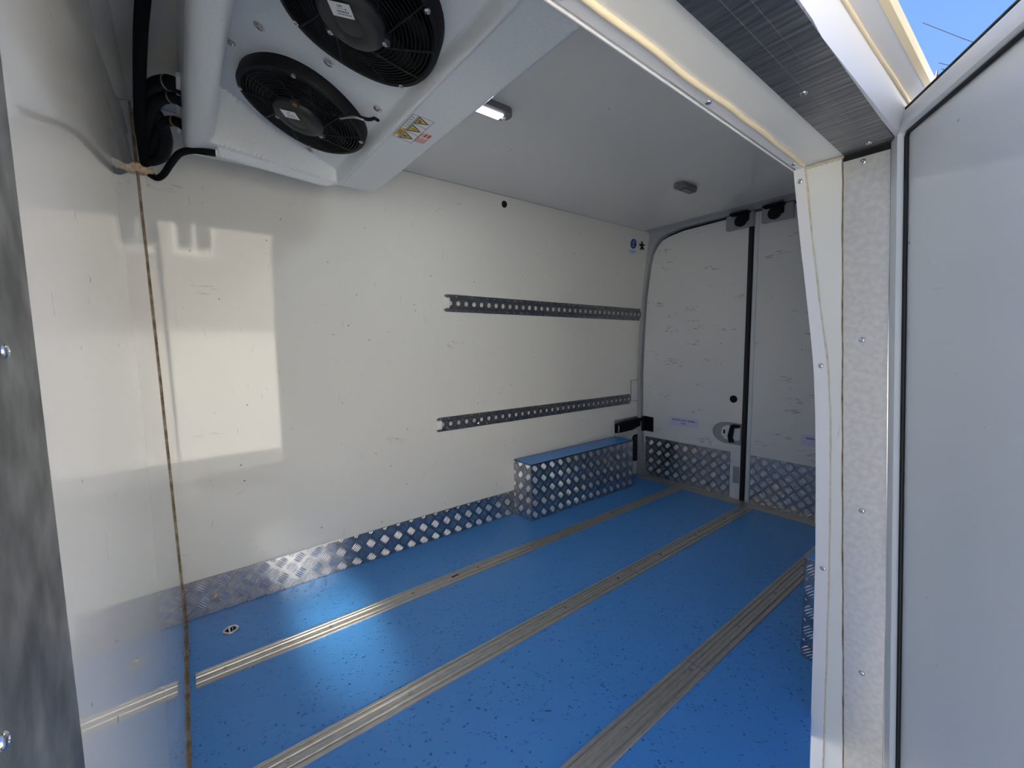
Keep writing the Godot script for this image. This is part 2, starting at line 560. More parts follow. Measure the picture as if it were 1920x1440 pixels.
func shell() -> void:
	# floor
	var mb := MB.new()
	mb.extrude(PackedVector2Array([Vector2(-0.06, -0.10), Vector2(2.90, -0.10), Vector2(2.90, 1.70), Vector2(DOORWAY + 0.02, 1.70), Vector2(DOORWAY + 0.02, 1.644), Vector2(DOORWAY - 0.004, 1.646), Vector2(1.19, 1.699), Vector2(-0.06, 1.71)]), Vector3(0, -0.06, 0), Vector3(1, 0, 0), Vector3(0, 0, 1), Vector3(0, 0.06, 0), 5.0)
	var fl := obj("floor", mb, M.floor)
	struct(fl, "glossy blue painted floor with small pits between the metal tracks", "floor")
	# far side wall, leaning in towards the roof
	var poly := PackedVector2Array([Vector2(-0.12, -0.06), Vector2(0, -0.06)])
	for i in 40:
		var y := 0.0 + CEIL * i / 39.0
		poly.append(Vector2(wall_z(y), y))
	poly.append(Vector2(wall_z(CEIL), 2.0))
	poly.append(Vector2(-0.12, 2.0))
	mb = MB.new()
	mb.extrude(poly, Vector3(-0.06, 0, 0), Vector3(0, 0, 1), Vector3(0, 1, 0), Vector3(2.926, 0, 0), 20.0)
	var wl := obj("wall_left", mb, M.grp)
	struct(wl, "long glossy off-white side wall facing the open side door", "wall")
	# the near side wall behind the door pillar
	poly = PackedVector2Array()
	for p in PILLAR_IN:
		poly.append(Vector2(p.y, maxf(p.x, -0.06)))
	poly.append(Vector2(1.60, 1.9))
	poly.append(Vector2(1.733, 1.496))
	poly.append(Vector2(1.776, 0.5))
	poly.append(Vector2(1.797, -0.06))
	mb = MB.new()
	mb.extrude(poly, Vector3(DOORWAY + 0.004, 0, 0), Vector3(0, 0, 1), Vector3(0, 1, 0), Vector3(2.90 - DOORWAY, 0, 0), 20.0)
	struct(obj("wall_right", mb, M.liner), "white lined wall behind the side door pillar, mostly hidden", "wall")
	# ceiling
	mb = MB.new()
	mb.box(Vector3(1.42, CEIL + 0.06, 0.725), Vector3(2.96, 0.12, 1.65), 0.0)
	struct(obj("ceiling", mb, M.ceil), "smooth glossy white ceiling of the load space", "ceiling")
	# bulkhead at the front, leaning a touch
	mb = MB.new()
	var top := 2.0
	var lean := -0.0085
	mb.extrude(PackedVector2Array([Vector2(-0.08, -0.06), Vector2(0, -0.06), Vector2(lean * top, top), Vector2(-0.08, top)]), Vector3(0, 0, -0.1), Vector3(1, 0, 0), Vector3(0, 1, 0), Vector3(0, 0, 1.797), 5.0)
	struct(obj("wall_front", mb, M.bulk), "glossy white front bulkhead mirroring the floor and side wall", "wall")
	# sealant in the corner between bulkhead and side wall, and along floor and ceiling
	var path := PackedVector3Array()
	for i in 30:
		var y := CEIL * i / 29.0
		path.append(Vector3(lean * y + 0.001, y, wall_z(y) + 0.001))
	mb = MB.new()
	mb.tube(path, 0.0030, 8)
	obj("sealant_bead", mb, M.brown_bead, wl)
	path = PackedVector3Array()
	for i in 60:
		path.append(Vector3(0.002 + 0.001 * sin(i * 1.7), 0.001, 1.7 * i / 59.0))
	mb = MB.new()
	mb.tube(path, 0.0042, 8)
	obj("sealant_bead", mb, M.brown_bead, fl)
	path = PackedVector3Array()
	for i in 60:
		path.append(Vector3(2.80 * i / 59.0, CEIL, wall_z(CEIL) + 0.0005))
	mb = MB.new()
	mb.tube(path, 0.0022, 6)
	obj("sealant_bead", mb, M.grey_plastic, wl)
	# outer skin: front, and the roof edge over the side door with its rain channel
	mb = MB.new()
	poly = PackedVector2Array([Vector2(1.748, HEAD - 0.001), Vector2(1.756, HEAD - 0.002), Vector2(1.766, HEAD + 0.058), Vector2(1.770, HEAD + 0.064), Vector2(1.797, HEAD + 0.069), Vector2(1.806, HEAD + 0.072), Vector2(1.810, HEAD + 0.082), Vector2(1.797, HEAD + 0.11), Vector2(1.65, 1.98), Vector2(1.60, 2.05), Vector2(1.55, 2.06), Vector2(1.55, 1.98), Vector2(1.60, 1.96), Vector2(1.748, 1.62)])
	mb.extrude(poly, Vector3(-0.6, 0, 0), Vector3(0, 0, 1), Vector3(0, 1, 0), Vector3(3.55, 0, 0), 35.0)
	var skin := obj("trim_1", mb, M.body)
	struct(skin, "white painted roof edge of the van above the side door", "roof edge")
	mb = MB.new()
	path = PackedVector3Array()
	for i in 40:
		path.append(Vector3(-0.6 + 3.5 * i / 39.0, HEAD + 0.061, 1.7685 + 0.0008 * sin(i * 1.3)))
	mb.tube(path, 0.0034, 8)
	obj("sealant_bead", mb, M.cream, skin)
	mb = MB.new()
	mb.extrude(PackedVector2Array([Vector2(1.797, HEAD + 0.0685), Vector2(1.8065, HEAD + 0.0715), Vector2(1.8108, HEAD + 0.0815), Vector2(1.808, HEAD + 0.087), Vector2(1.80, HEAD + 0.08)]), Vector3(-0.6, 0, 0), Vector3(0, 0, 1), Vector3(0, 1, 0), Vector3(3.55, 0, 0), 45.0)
	obj("drip_rail", mb, M.cream, skin)  # cream puts the warm ground bounce on the lip into its colour
	mb = MB.new()
	mb.box(Vector3(1.3, 2.03, 0.75), Vector3(3.8, 0.08, 1.75), 0.03)
	struct(obj("trim_2", mb, M.body), "white outer roof skin of the van, hidden from inside", "roof")


func strip_poly(a: Array[Vector2], b: Array[Vector2], y0: float, y1: float, da := 0.0, db := 0.0) -> PackedVector2Array:
	var p := PackedVector2Array()
	var k := 36
	for i in k + 1:
		var y := lerpf(y0, y1, float(i) / k)
		p.append(Vector2(at(a, y) + da, y))
	for i in k + 1:
		var y := lerpf(y1, y0, float(i) / k)
		p.append(Vector2(at(b, y) + db, y))
	return p


func doorway() -> void:
	var zx := Vector3(0, 0, 1)
	var yy := Vector3(0, 1, 0)
	var rv := rivet_mesh(0.0068)
	# rear pillar of the side door: cover strip, liner and aluminium plate, seen edge to edge
	var mb := MB.new()
	mb.extrude(strip_poly(PILLAR_IN, PILLAR_A, -0.30, HEAD - 0.001, -0.002, 0.0), Vector3(DOORWAY - 0.003, 0, 0), zx, yy, Vector3(0.007, 0, 0), 20.0)
	var t := obj("trim_3", mb, M.strip)
	struct(t, "curved white cover strip along the inner edge of the door pillar", "cover strip")
	for p in [Vector2(1.464, 1.5555), Vector2(0.98, 1.6235), Vector2(0.436, 1.653)]:
		put("rivet", rv, M.rivet, t, facing(Vector3(DOORWAY - 0.003, p.x, p.y), Vector3(-1, 0, 0)))
	mb = MB.new()
	mb.extrude(strip_poly(PILLAR_A, PILLAR_B, -0.30, HEAD - 0.001, 0.0, -0.001), Vector3(DOORWAY + 0.001, 0, 0), zx, yy, Vector3(0.003, 0, 0), 20.0)
	var ln := obj("trim_4", mb, M.liner)
	struct(ln, "pale liner panel between cover strip and aluminium pillar plate", "liner panel")
	for e in [[PILLAR_A, 0.0032, M.bead, 0.0], [PILLAR_B, 0.0028, M.brown_bead, 0.0]]:
		var path := PackedVector3Array()
		for i in 61:
			var y := lerpf(-0.29, HEAD - 0.004, i / 60.0)
			path.append(Vector3(DOORWAY + 0.0005, y, at(e[0], y) + 0.0006 * sin(i * 0.9) + 0.0004 * sin(i * 2.3)))
		mb = MB.new()
		mb.tube(path, e[1], 8)
		obj("sealant_bead", mb, e[2], ln)
	var path2 := PackedVector3Array()
	for i in 30:
		path2.append(Vector3(DOORWAY + 0.0005, HEAD - 0.003 + 0.0008 * sin(i * 1.9), lerpf(1.543, 1.648, i / 29.0)))
	mb = MB.new()
	mb.tube(path2, 0.0034, 8)
	obj("sealant_bead", mb, M.bead, ln)
	mb = MB.new()
	mb.extrude(strip_poly(PILLAR_B, PILLAR_OUT, -0.30, HEAD - 0.015, 0.001, 0.0), Vector3(DOORWAY - 0.002, 0, 0), zx, yy, Vector3(0.006, 0, 0), 20.0)
	t = obj("trim_5", mb, M.alu)
	struct(t, "brushed aluminium plate on the rear pillar of the side doorway", "pillar plate")
	for p in [Vector2(1.47, 1.6865), Vector2(1.046, 1.7055), Vector2(0.619, 1.7265), Vector2(0.194, 1.7475)]:
		put("rivet", rv, M.rivet, t, facing(Vector3(DOORWAY - 0.002, p.x, p.y), Vector3(-1, 0, 0)))
	# front pillar plate, flush with the bulkhead beside the camera
	mb = MB.new()
	mb.extrude(PackedVector2Array([Vector2(1.707, -0.30), Vector2(1.686, 1.25), Vector2(1.683, HEAD), Vector2(1.80, HEAD), Vector2(1.84, -0.30)]), Vector3(-0.08, 0, 0), zx, yy, Vector3(0.0815, 0, 0), 5.0)
	t = obj("trim_6", mb, M.dull)
	struct(t, "blotchy dark grey aluminium plate on the front pillar beside the bulkhead", "pillar plate")
	for p in [Vector2(1.05, 1.737), Vector2(0.919, 1.790)]:
		put("rivet", rivet_mesh(0.0032), M.rivet, t, facing(Vector3(0.0015, p.x, p.y), Vector3(1, 0, 0)))
	# header over the doorway
	mb = MB.new()
	mb.extrude(PackedVector2Array([Vector2(1.556, HEAD + 0.003), Vector2(1.75, HEAD + 0.003), Vector2(1.75, 1.60), Vector2(1.60, 1.95), Vector2(1.556, 1.95)]), Vector3(-0.06, 0, 0), zx, yy, Vector3(DOORWAY + 0.064, 0, 0), 5.0)
	var hd := obj("trim_7", mb, M.liner)
	struct(hd, "cream white underside panel of the beam above the side doorway", "liner panel")
	var hz := func(zr: float, zf: float) -> PackedVector2Array:
		# corner points of a strip under the header: z at the rear pillar and at x = 0.5 for both edges is straight
		return PackedVector2Array([Vector2(zr, zf)])
	var edge := func(z_rear: float, z_half: float, x: float) -> float:
		return lerpf(z_half, z_rear, (x - 0.5) / 0.88)
	var band := func(a0: float, a1: float, b0: float, b1: float, lo: float, hi: float) -> MB:
		var q := MB.new()
		var xs := [-0.06, DOORWAY]
		var pl := PackedVector2Array([Vector2(xs[0], edge.call(a0, a1, xs[0])), Vector2(xs[1], a0), Vector2(xs[1], b0), Vector2(xs[0], edge.call(b0, b1, xs[0]))])
		q.extrude(pl, Vector3(0, lo, 0), Vector3(1, 0, 0), Vector3(0, 0, 1), Vector3(0, hi - lo, 0), 5.0)
		return q
	mb = band.call(1.545, 1.5665, 1.566, 1.587, HEAD - 0.001, HEAD + 0.004)
	mb.box(Vector3(0.66, HEAD + 0.02, 1.5555), Vector3(1.45, 0.045, 0.004), 0.001, Basis(Vector3.UP, 0.0245))
	t = obj("trim_8", mb, M.strip)
	struct(t, "white riveted cover strip along the inner edge of the doorway beam", "cover strip")
	for p in [Vector2(0.478, 1.578), Vector2(0.874, 1.567), Vector2(1.33, 1.556)]:
		put("rivet", rv, M.rivet, t, facing(Vector3(p.x, HEAD - 0.001, p.y), Vector3(0, -1, 0)))
	var path := PackedVector3Array()
	for i in 121:
		var x := lerpf(-0.05, DOORWAY - 0.02, i / 120.0)
		var wob := 0.0035 * exp(-pow((x - 0.93) / 0.05, 2)) + 0.0012 * sin(x * 13.0) + 0.0008 * sin(x * 31.0)
		path.append(Vector3(x, HEAD + 0.001, edge.call(1.5675, 1.590, x) + wob))
	mb = MB.new()
	mb.tube(path, 0.0052, 10)
	obj("sealant_bead", mb, M.cream, hd)
	mb = band.call(1.649, 1.665, 1.745, 1.763, HEAD - 0.002, HEAD + 0.004)
	# pressed ridges of the plate
	for k in [0.36, 0.62]:
		var pp := PackedVector3Array()
		for i in 30:
			var x := lerpf(-0.05, DOORWAY - (0.02 if k < 0.5 else 0.14), i / 29.0)
			pp.append(Vector3(x, HEAD - 0.0015, lerpf(edge.call(1.649, 1.665, x), edge.call(1.745, 1.763, x), k)))
		mb.tube(pp, 0.0010, 6)
	t = obj("trim_9", mb, M.worn)
	struct(t, "worn dark aluminium plate with scratches under the doorway beam", "beam plate")
	for p in [Vector2(0.985, 1.687), Vector2(1.335, 1.705)]:
		put("rivet", rv, M.steel, t, facing(Vector3(p.x, HEAD - 0.002, p.y), Vector3(0, -1, 0)))
	# dark gap between the beam plate and the pillar plate
	mb = MB.new()
	mb.box(Vector3(DOORWAY + 0.001, HEAD - 0.008, 1.692), Vector3(0.006, 0.013, 0.094), 0.001)
	obj("rubber_gasket", mb, M.rubber, t)


# ------------------------------------------------------------------ rear doors

func door_line(inset := 0.0) -> PackedVector2Array:
	var p := PackedVector2Array()
	for q in [Vector2(0.046, -0.03), Vector2(0.040, 0.25), Vector2(0.030, 0.47), Vector2(0.022, 0.80), Vector2(0.030, 1.08), Vector2(0.048, 1.375), Vector2(0.080, 1.609), Vector2(0.100, 1.69), Vector2(0.130, 1.752), Vector2(0.168, 1.79), Vector2(0.222, 1.815), Vector2(0.336, 1.833), Vector2(0.55, 1.838), Vector2(0.8, 1.838)]:
		p.append(q + Vector2(inset, -inset if q.y > 1.7 else 0.0))
	return p


func mirrored(p: PackedVector2Array) -> PackedVector2Array:
	var q := PackedVector2Array()
	for i in range(p.size() - 1, -1, -1):
		q.append(Vector2(1.6 - p[i].x, p[i].y))
	return q


func tread(o: Vector3, ux: Vector3, uy: Vector3, w: float, h: float, thick := 0.003, shift := Vector2(0.02, 0.018)) -> Array[MB]:
	# chequer plate: sheet plus five-bar ridges; o: lower corner on the wall side
	var mb := MB.new()
	var ridges := MB.new()
	var nz := ux.cross(uy).normalized()
	mb.box(o + ux * w / 2 + uy * h / 2 + nz * thick / 2, Vector3(w, h, thick), 0.001, Basis(ux, uy, nz))
	var pitch := 0.07
	var ni := int(w / pitch) + 2
	var nj := int(h / pitch) + 2
	for i in range(-1, ni * 2):
		for j in range(-1, nj * 2):
			if (i + j) % 2 != 0:
				continue
			var c := Vector2(i, j) * pitch / 2 + shift
			var rot := PI / 4 if i % 2 == 0 else -PI / 4
			var d := Vector2(cos(rot), sin(rot))
			var e := Vector2(-d.y, d.x)
			for k in 5:
				var m := c + e * (k - 2) * 0.0082
				var half := 0.0185 - 0.0012 * absf(k - 2)
				var a := m - d * half
				var b := m + d * half
				# trim to the sheet
				var t0 := 0.0
				var t1 := 1.0
				for ax in 2:
					var lim: float = (w if ax == 0 else h) - 0.002
					var da := b[ax] - a[ax]
					var ta := (0.002 - a[ax]) / da
					var tb := (lim - a[ax]) / da
					t0 = maxf(t0, minf(ta, tb))
					t1 = minf(t1, maxf(ta, tb))
				if t1 - t0 < 0.15:
					continue
				var prev := []
				for s in 5:
					var t := lerpf(t0, t1, s / 4.0)
					var ww: float = 0.0035 * [0.25, 0.85, 1.0, 0.85, 0.25][s]
					var hh: float = 0.0024 * [0.0, 0.75, 1.0, 0.75, 0.0][s]
					var p := a.lerp(b, t)
					var row := []
					for q in [[-1.0, 0.0], [-0.55, 0.75], [0.0, 1.0], [0.55, 0.75], [1.0, 0.0]]:
						var g: Vector2 = p + e * ww * q[0]
						row.append(o + ux * g.x + uy * g.y + nz * (thick + hh * q[1]))
					if prev:
						for z in 4:
							var nA: Vector3 = (nz * [0.45, 0.8, 1.0, 0.8][z] + (ux * e.x + uy * e.y) * [-1.0, -0.6, 0.0, 0.6][z]).normalized()
							var nB: Vector3 = (nz * [0.8, 1.0, 0.8, 0.45][z] + (ux * e.x + uy * e.y) * [-0.6, 0.0, 0.6, 1.0][z]).normalized()
							ridges.quadn(prev[z], prev[z + 1], row[z + 1], row[z], nA, nB, nB, nA)
					prev = row
	return [mb, ridges]


func chequer(called: String, p: Array[MB], parent: Node3D = null) -> MeshInstance3D:
	var o := obj(called, p[0], M.tread, parent)
	var e := obj("tread_ridges", p[1], M.ridge, o)
	e.set_meta("kind", "stuff")
	e.set_meta("label", "bright raised five-bar ridges")
	return o


func rear_doors() -> void:
	var zx := Vector3(0, 0, 1)
	var yy := Vector3(0, 1, 0)
	# frame round the opening
	var line := door_line()
	var poly := PackedVector2Array([Vector2(-0.12, -0.03)])
	poly.append_array(line)
	var mir := mirrored(line)
	mir.remove_at(0)
	poly.append_array(mir)
	poly.append_array(PackedVector2Array([Vector2(1.86, -0.03), Vector2(1.86, 2.0), Vector2(-0.12, 2.0)]))
	var mb := MB.new()
	mb.extrude(poly, Vector3(2.862, 0, 0), zx, yy, Vector3(0.05, 0, 0), 30.0)
	# rounded cove under the ceiling
	mb.extrude(PackedVector2Array([Vector2(2.775, CEIL + 0.004), Vector2(2.79, CEIL - 0.001), Vector2(2.83, CEIL - 0.006), Vector2(2.853, CEIL - 0.011), Vector2(2.864, CEIL - 0.018), Vector2(2.864, CEIL + 0.004)]), Vector3(0, 0, 0.06), Vector3(1, 0, 0), yy, Vector3(0, 0, 1.46), 40.0)
	var fr := obj("wall_rear", mb, M.rear_frame)
	struct(fr, "pale frame around the two rear doors with rounded upper corners", "door frame")
	# soft seal behind the gap
	mb = MB.new()
	mb.box(Vector3(2.93, 0.91, 0.8), Vector3(0.02, 1.9, 1.72), 0.0)
	obj("door_seal", mb, M.rubber, fr)
	# leaves
	var inner := door_line(0.012)
	var leaf := PackedVector2Array()
	for p in inner:
		if p.x < 0.78:
			leaf.append(Vector2(p.x, maxf(p.y, 0.004) - (0.006 if p.y > 1.8 else 0.0)))
	leaf.append(Vector2(0.782, 1.826))
	leaf.append(Vector2(0.782, 0.004))
	# notch for the hinge
	var withn := PackedVector2Array()
	for i in leaf.size():
		withn.append(leaf[i])
		if i == 1:
			withn.append(Vector2(0.042, 0.352))
			withn.append(Vector2(0.132, 0.352))
			withn.append(Vector2(0.132, 0.468))
			withn.append(Vector2(0.036, 0.472))
	var lf := PackedVector2Array()
	for i in withn.size():
		if i != 6:
			lf.append(withn[i])
	mb = MB.new()
	mb.extrude(lf, Vector3(REAR - 0.004, 0, 0), zx, yy, Vector3(0.032, 0, 0), 30.0)
	var d1 := obj("door_1", mb, M.rear)
	struct(d1, "scuffed white rear door leaf with the recessed handle and black plug", "door")
	chequer("kick_plate", tread(Vector3(REAR - 0.0045, 0.008, 0.062), zx, yy, 0.655, 0.305), d1)
	# recessed grip: oval dish cut off by the seam, lock body and black pull
	var dish := PackedVector2Array()
	for i in 29:
		var th := PI / 2 + PI * i / 28.0
		dish.append(Vector2(0.690 + 0.098 * cos(th), 0.438 + 0.072 * sin(th)))
	dish.append(Vector2(0.7815, 0.366))
	dish.append(Vector2(0.7815, 0.510))
	mb = MB.new()
	var rim_p := []
	var ring_n := dish.size()
	for i in ring_n:
		var j := (i + 1) % ring_n
		var a := dish[i]
		var b := dish[j]
		var ctr := Vector2(0.715, 0.438)
		var ai := a.lerp(ctr, 0.34)
		var bi := b.lerp(ctr, 0.34)
		var am := a.lerp(ctr, 0.06)
		var bm := b.lerp(ctr, 0.06)
		var P := func(q: Vector2, x: float) -> Vector3: return Vector3(x, q.y, q.x)
		mb.quad(P.call(a, REAR - 0.0042), P.call(b, REAR - 0.0042), P.call(bm, REAR - 0.0075), P.call(am, REAR - 0.0075), Vector3(-1, 0, 0))
		mb.quad(P.call(am, REAR - 0.0075), P.call(bm, REAR - 0.0075), P.call(bi, REAR - 0.0048), P.call(ai, REAR - 0.0048), Vector3(-1, 0, 0))
		mb.tri(P.call(ai, REAR - 0.0048), P.call(bi, REAR - 0.0048), P.call(ctr, REAR - 0.0048), Vector3(-1, 0, 0))
	var grip := obj("handle_dish", mb, M.grey_plastic, d1)
	grip.set_meta("label", "grey oval dish around the door handle")
	mb = MB.new()
	mb.extrude(PackedVector2Array([Vector2(0.655, 0.425), Vector2(0.662, 0.470), Vector2(0.690, 0.488), Vector2(0.776, 0.488), Vector2(0.776, 0.400), Vector2(0.72, 0.390), Vector2(0.68, 0.398)]), Vector3(REAR - 0.016, 0, 0), zx, yy, Vector3(0.010, 0, 0), 30.0)
	obj("lock_body", mb, M.white_plastic, d1)
	mb = MB.new()
	mb.extrude(PackedVector2Array([Vector2(0.712, 0.388), Vector2(0.722, 0.380), Vector2(0.742, 0.384), Vector2(0.742, 0.398), Vector2(0.735, 0.412), Vector2(0.742, 0.478), Vector2(0.776, 0.484), Vector2(0.776, 0.502), Vector2(0.735, 0.502), Vector2(0.722, 0.494), Vector2(0.706, 0.425)]), Vector3(REAR - 0.034, 0, 0), zx, yy, Vector3(0.018, 0, 0), 35.0)
	obj("handle", mb, M.black, d1)
	mb = MB.new()
	mb.box(Vector3(REAR - 0.017, 0.445, 0.676), Vector3(0.004, 0.026, 0.011), 0.001)
	obj("lock_button", mb, M.black, d1)
	mb = MB.new()
	mb.lathe(PackedVector2Array([Vector2(0.024, 0), Vector2(0.024, 0.002), Vector2(0.019, 0.005), Vector2(0, 0.006)]), Vector3(REAR - 0.004, 0.666, 0.724), Vector3(-1, 0, 0), 24)
	obj("plug", mb, M.black, d1)
	mb = MB.new()
	mb.box(Vector3(REAR - 0.005, 0.166, 0.756), Vector3(0.003, 0.112, 0.040), 0.001)
	obj("strike_plate", mb, M.grey_plastic, d1)
	# printed notice
	door_notice(d1, 0.263, 0.491)
	# middle seal
	mb = MB.new()
	mb.box(Vector3(REAR - 0.002, 0.913, 0.7985), Vector3(0.03, 1.83, 0.029), 0.006)
	obj("middle_seal", mb, M.rubber, d1)
	# right leaf
	leaf = PackedVector2Array([Vector2(0.8145, 0.004), Vector2(0.8145, 1.826)])
	for p in mirrored(inner):
		if p.x > 0.82:
			leaf.append(Vector2(p.x, maxf(p.y, 0.004) - (0.006 if p.y > 1.8 else 0.0)))
	mb = MB.new()
	mb.extrude(leaf, Vector3(REAR - 0.004, 0, 0), zx, yy, Vector3(0.032, 0, 0), 30.0)
	var d2 := obj("door_2", mb, M.rear)
	struct(d2, "scuffed white rear door leaf partly hidden by the door pillar", "door")
	mb = MB.new()
	mb.box(Vector3(REAR - 0.006, 0.913, 0.828), Vector3(0.006, 1.82, 0.024), 0.0015)
	obj("edge_profile", mb, M.frame, d2)
	chequer("kick_plate", tread(Vector3(REAR - 0.0045, 0.008, 0.843), zx, yy, 0.702, 0.308, 0.003, Vector2(0.045, 0.03)), d2)
	door_notice(d2, 1.115, 1.345)
	# catches under the frame
	var names := ["black rear door catch over the left leaf, in its pale housing", "black rear door catch next to the doorway pillar, in its pale housing"]
	for i in 2:
		var t := thing("door_catch", "black catch above the handle leaf, under the rear ceiling edge" if i == 0 else "black catch above the leaf without handle, under the rear ceiling edge", "door catch", "catches over the rear doors")
		var zc := 0.745 if i == 0 else 0.935
		mb = MB.new()
		mb.box(Vector3(REAR - 0.018, 1.788, zc + (-0.01 if i == 0 else 0.01)), Vector3(0.028, 0.092, 0.168), 0.006)
		obj("housing", mb, M.grey_plastic, t)
		mb = MB.new()
		mb.lathe(PackedVector2Array([Vector2(0.036, 0), Vector2(0.036, 0.012), Vector2(0.031, 0.017), Vector2(0, 0.018)]), Vector3(REAR - 0.031, 1.786, zc), Vector3(-1, 0, 0), 20)
		mb.box(Vector3(REAR - 0.042, 1.80, zc + 0.022), Vector3(0.022, 0.050, 0.056), 0.006)
		obj("latch_body", mb, M.black, t)
		mb = MB.new()
		mb.box(Vector3(REAR - 0.05, 1.826, zc), Vector3(0.05, 0.014, 0.11), 0.004)
		obj("hook", mb, M.black, t)


func door_notice(d: Node3D, z0: float, z1: float) -> void:
	# two lines of small purple print on a pale strip
	var im := Image.create(256, 72, false, Image.FORMAT_RGB8)
	im.fill(Color(0.80, 0.79, 0.90))
	var ink := Color(0.22, 0.20, 0.48)
	var g := RandomNumberGenerator.new()
	g.seed = 3
	var x := 30
	while x < 226:
		var w := g.randi_range(4, 7)
		if g.randf() > 0.14:
			im.fill_rect(Rect2i(x, 16, 2, 12), ink)
			im.fill_rect(Rect2i(x, g.randi_range(16, 22), w, 3), ink)
			if g.randf() < 0.5:
				im.fill_rect(Rect2i(x + w - 2, 16, 2, 12), ink)
			if g.randf() < 0.5:
				im.fill_rect(Rect2i(x, 25, w, 3), ink)
		x += w + 2
	x = 106
	while x < 150:
		im.fill_rect(Rect2i(x, 42, 2, 12), ink)
		im.fill_rect(Rect2i(x, 46, 6, 3), ink)
		x += 8
	var mb := MB.new()
	var xx := REAR - 0.0046
	mb.print_quad(Vector3(xx, 0.496, z0), Vector3(xx, 0.496, z1), Vector3(xx, 0.432, z1), Vector3(xx, 0.432, z0), Vector3(-1, 0, 0))
	var m := mat(Color(1, 1, 1), 0.35)
	m.albedo_texture = ImageTexture.create_from_image(im)
	var o := obj("notice", mb, m, d)
	o.set_meta("label", "worn notice with two purple lines")


# ------------------------------------------------------------------ side door, standing open

func side_door() -> void:
	# hinged along the outer edge of the pillar, opened outwards; a: along the door away from the hinge, b: up along the hinge
	var foot := Vector3(DOORWAY - 0.002, 0.0, 1.803)
	var b := (Vector3(DOORWAY - 0.002, 1.5, 1.738) - foot).normalized()
	var a := Vector3(-0.829, 0, 0.559)
	a = (a - b * a.dot(b)).normalized()
	var nrm := b.cross(a)
	if nrm.dot(Vector3(-0.56, 0, -0.83)) < 0:
		nrm = -nrm
	var W := 0.80
	var H0 := -0.30
	var H1 := 1.542
	var P := func(s: float, t: float, h: float) -> Vector3: return foot + a * s + b * t + nrm * h
	var mb := MB.new()
	# panel slab
	mb.extrude(PackedVector2Array([Vector2(0.0, H0), Vector2(W, H0), Vector2(W, H1), Vector2(0.0, H1)]), foot - nrm * 0.07, a, b, nrm * 0.062, 5.0)
	var d := obj("door_3", mb, M.door)
	struct(d, "open side door, its smooth pale grey inner panel facing the camera", "door")
	# mitred frame: outer slope, flat, inner lip
	var rings := [[0.0, -0.004], [0.004, 0.004], [0.028, 0.006], [0.031, 0.010], [0.043, 0.010], [0.045, 0.002], [0.046, -0.008]]
	mb = MB.new()
	for k in rings.size() - 1:
		var q0: Array = rings[k]
		var q1: Array = rings[k + 1]
		var c0 := [P.call(q0[0], H0 + q0[0], q0[1]), P.call(q0[0], H1 - q0[0], q0[1]), P.call(W - q0[0], H1 - q0[0], q0[1]), P.call(W - q0[0], H0 + q0[0], q0[1])]
		var c1 := [P.call(q1[0], H0 + q1[0], q1[1]), P.call(q1[0], H1 - q1[0], q1[1]), P.call(W - q1[0], H1 - q1[0], q1[1]), P.call(W - q1[0], H0 + q1[0], q1[1])]
		for i in 4:
			var j := (i + 1) % 4
			mb.quad(c0[i], c0[j], c1[j], c1[i], nrm)
	obj("door_frame", mb, M.frame, d)
	# black gasket between frame and panel
	mb = MB.new()
	var pts := [Vector2(0.0485, H0 + 0.05), Vector2(0.0485, H1 - 0.056), Vector2(0.056, H1 - 0.0485), Vector2(W - 0.056, H1 - 0.0485), Vector2(W - 0.0485, H1 - 0.056), Vector2(W - 0.0485, H0 + 0.05)]
	var path := PackedVector3Array()
	for p in pts:
		path.append(P.call(p.x, p.y, -0.004))
	mb.tube(path, 0.0042, 8)
	obj("gasket", mb, M.rubber, d)
	# rubber seal on the outer edge
	mb = MB.new()
	mb.tube(PackedVector3Array([P.call(-0.001, H0, -0.006), P.call(-0.001, H1 + 0.003, -0.002), P.call(W, H1 + 0.003, -0.002)]), 0.005, 8)
	obj("edge_seal", mb, M.rubber, d)


# ------------------------------------------------------------------ floor tracks and plates

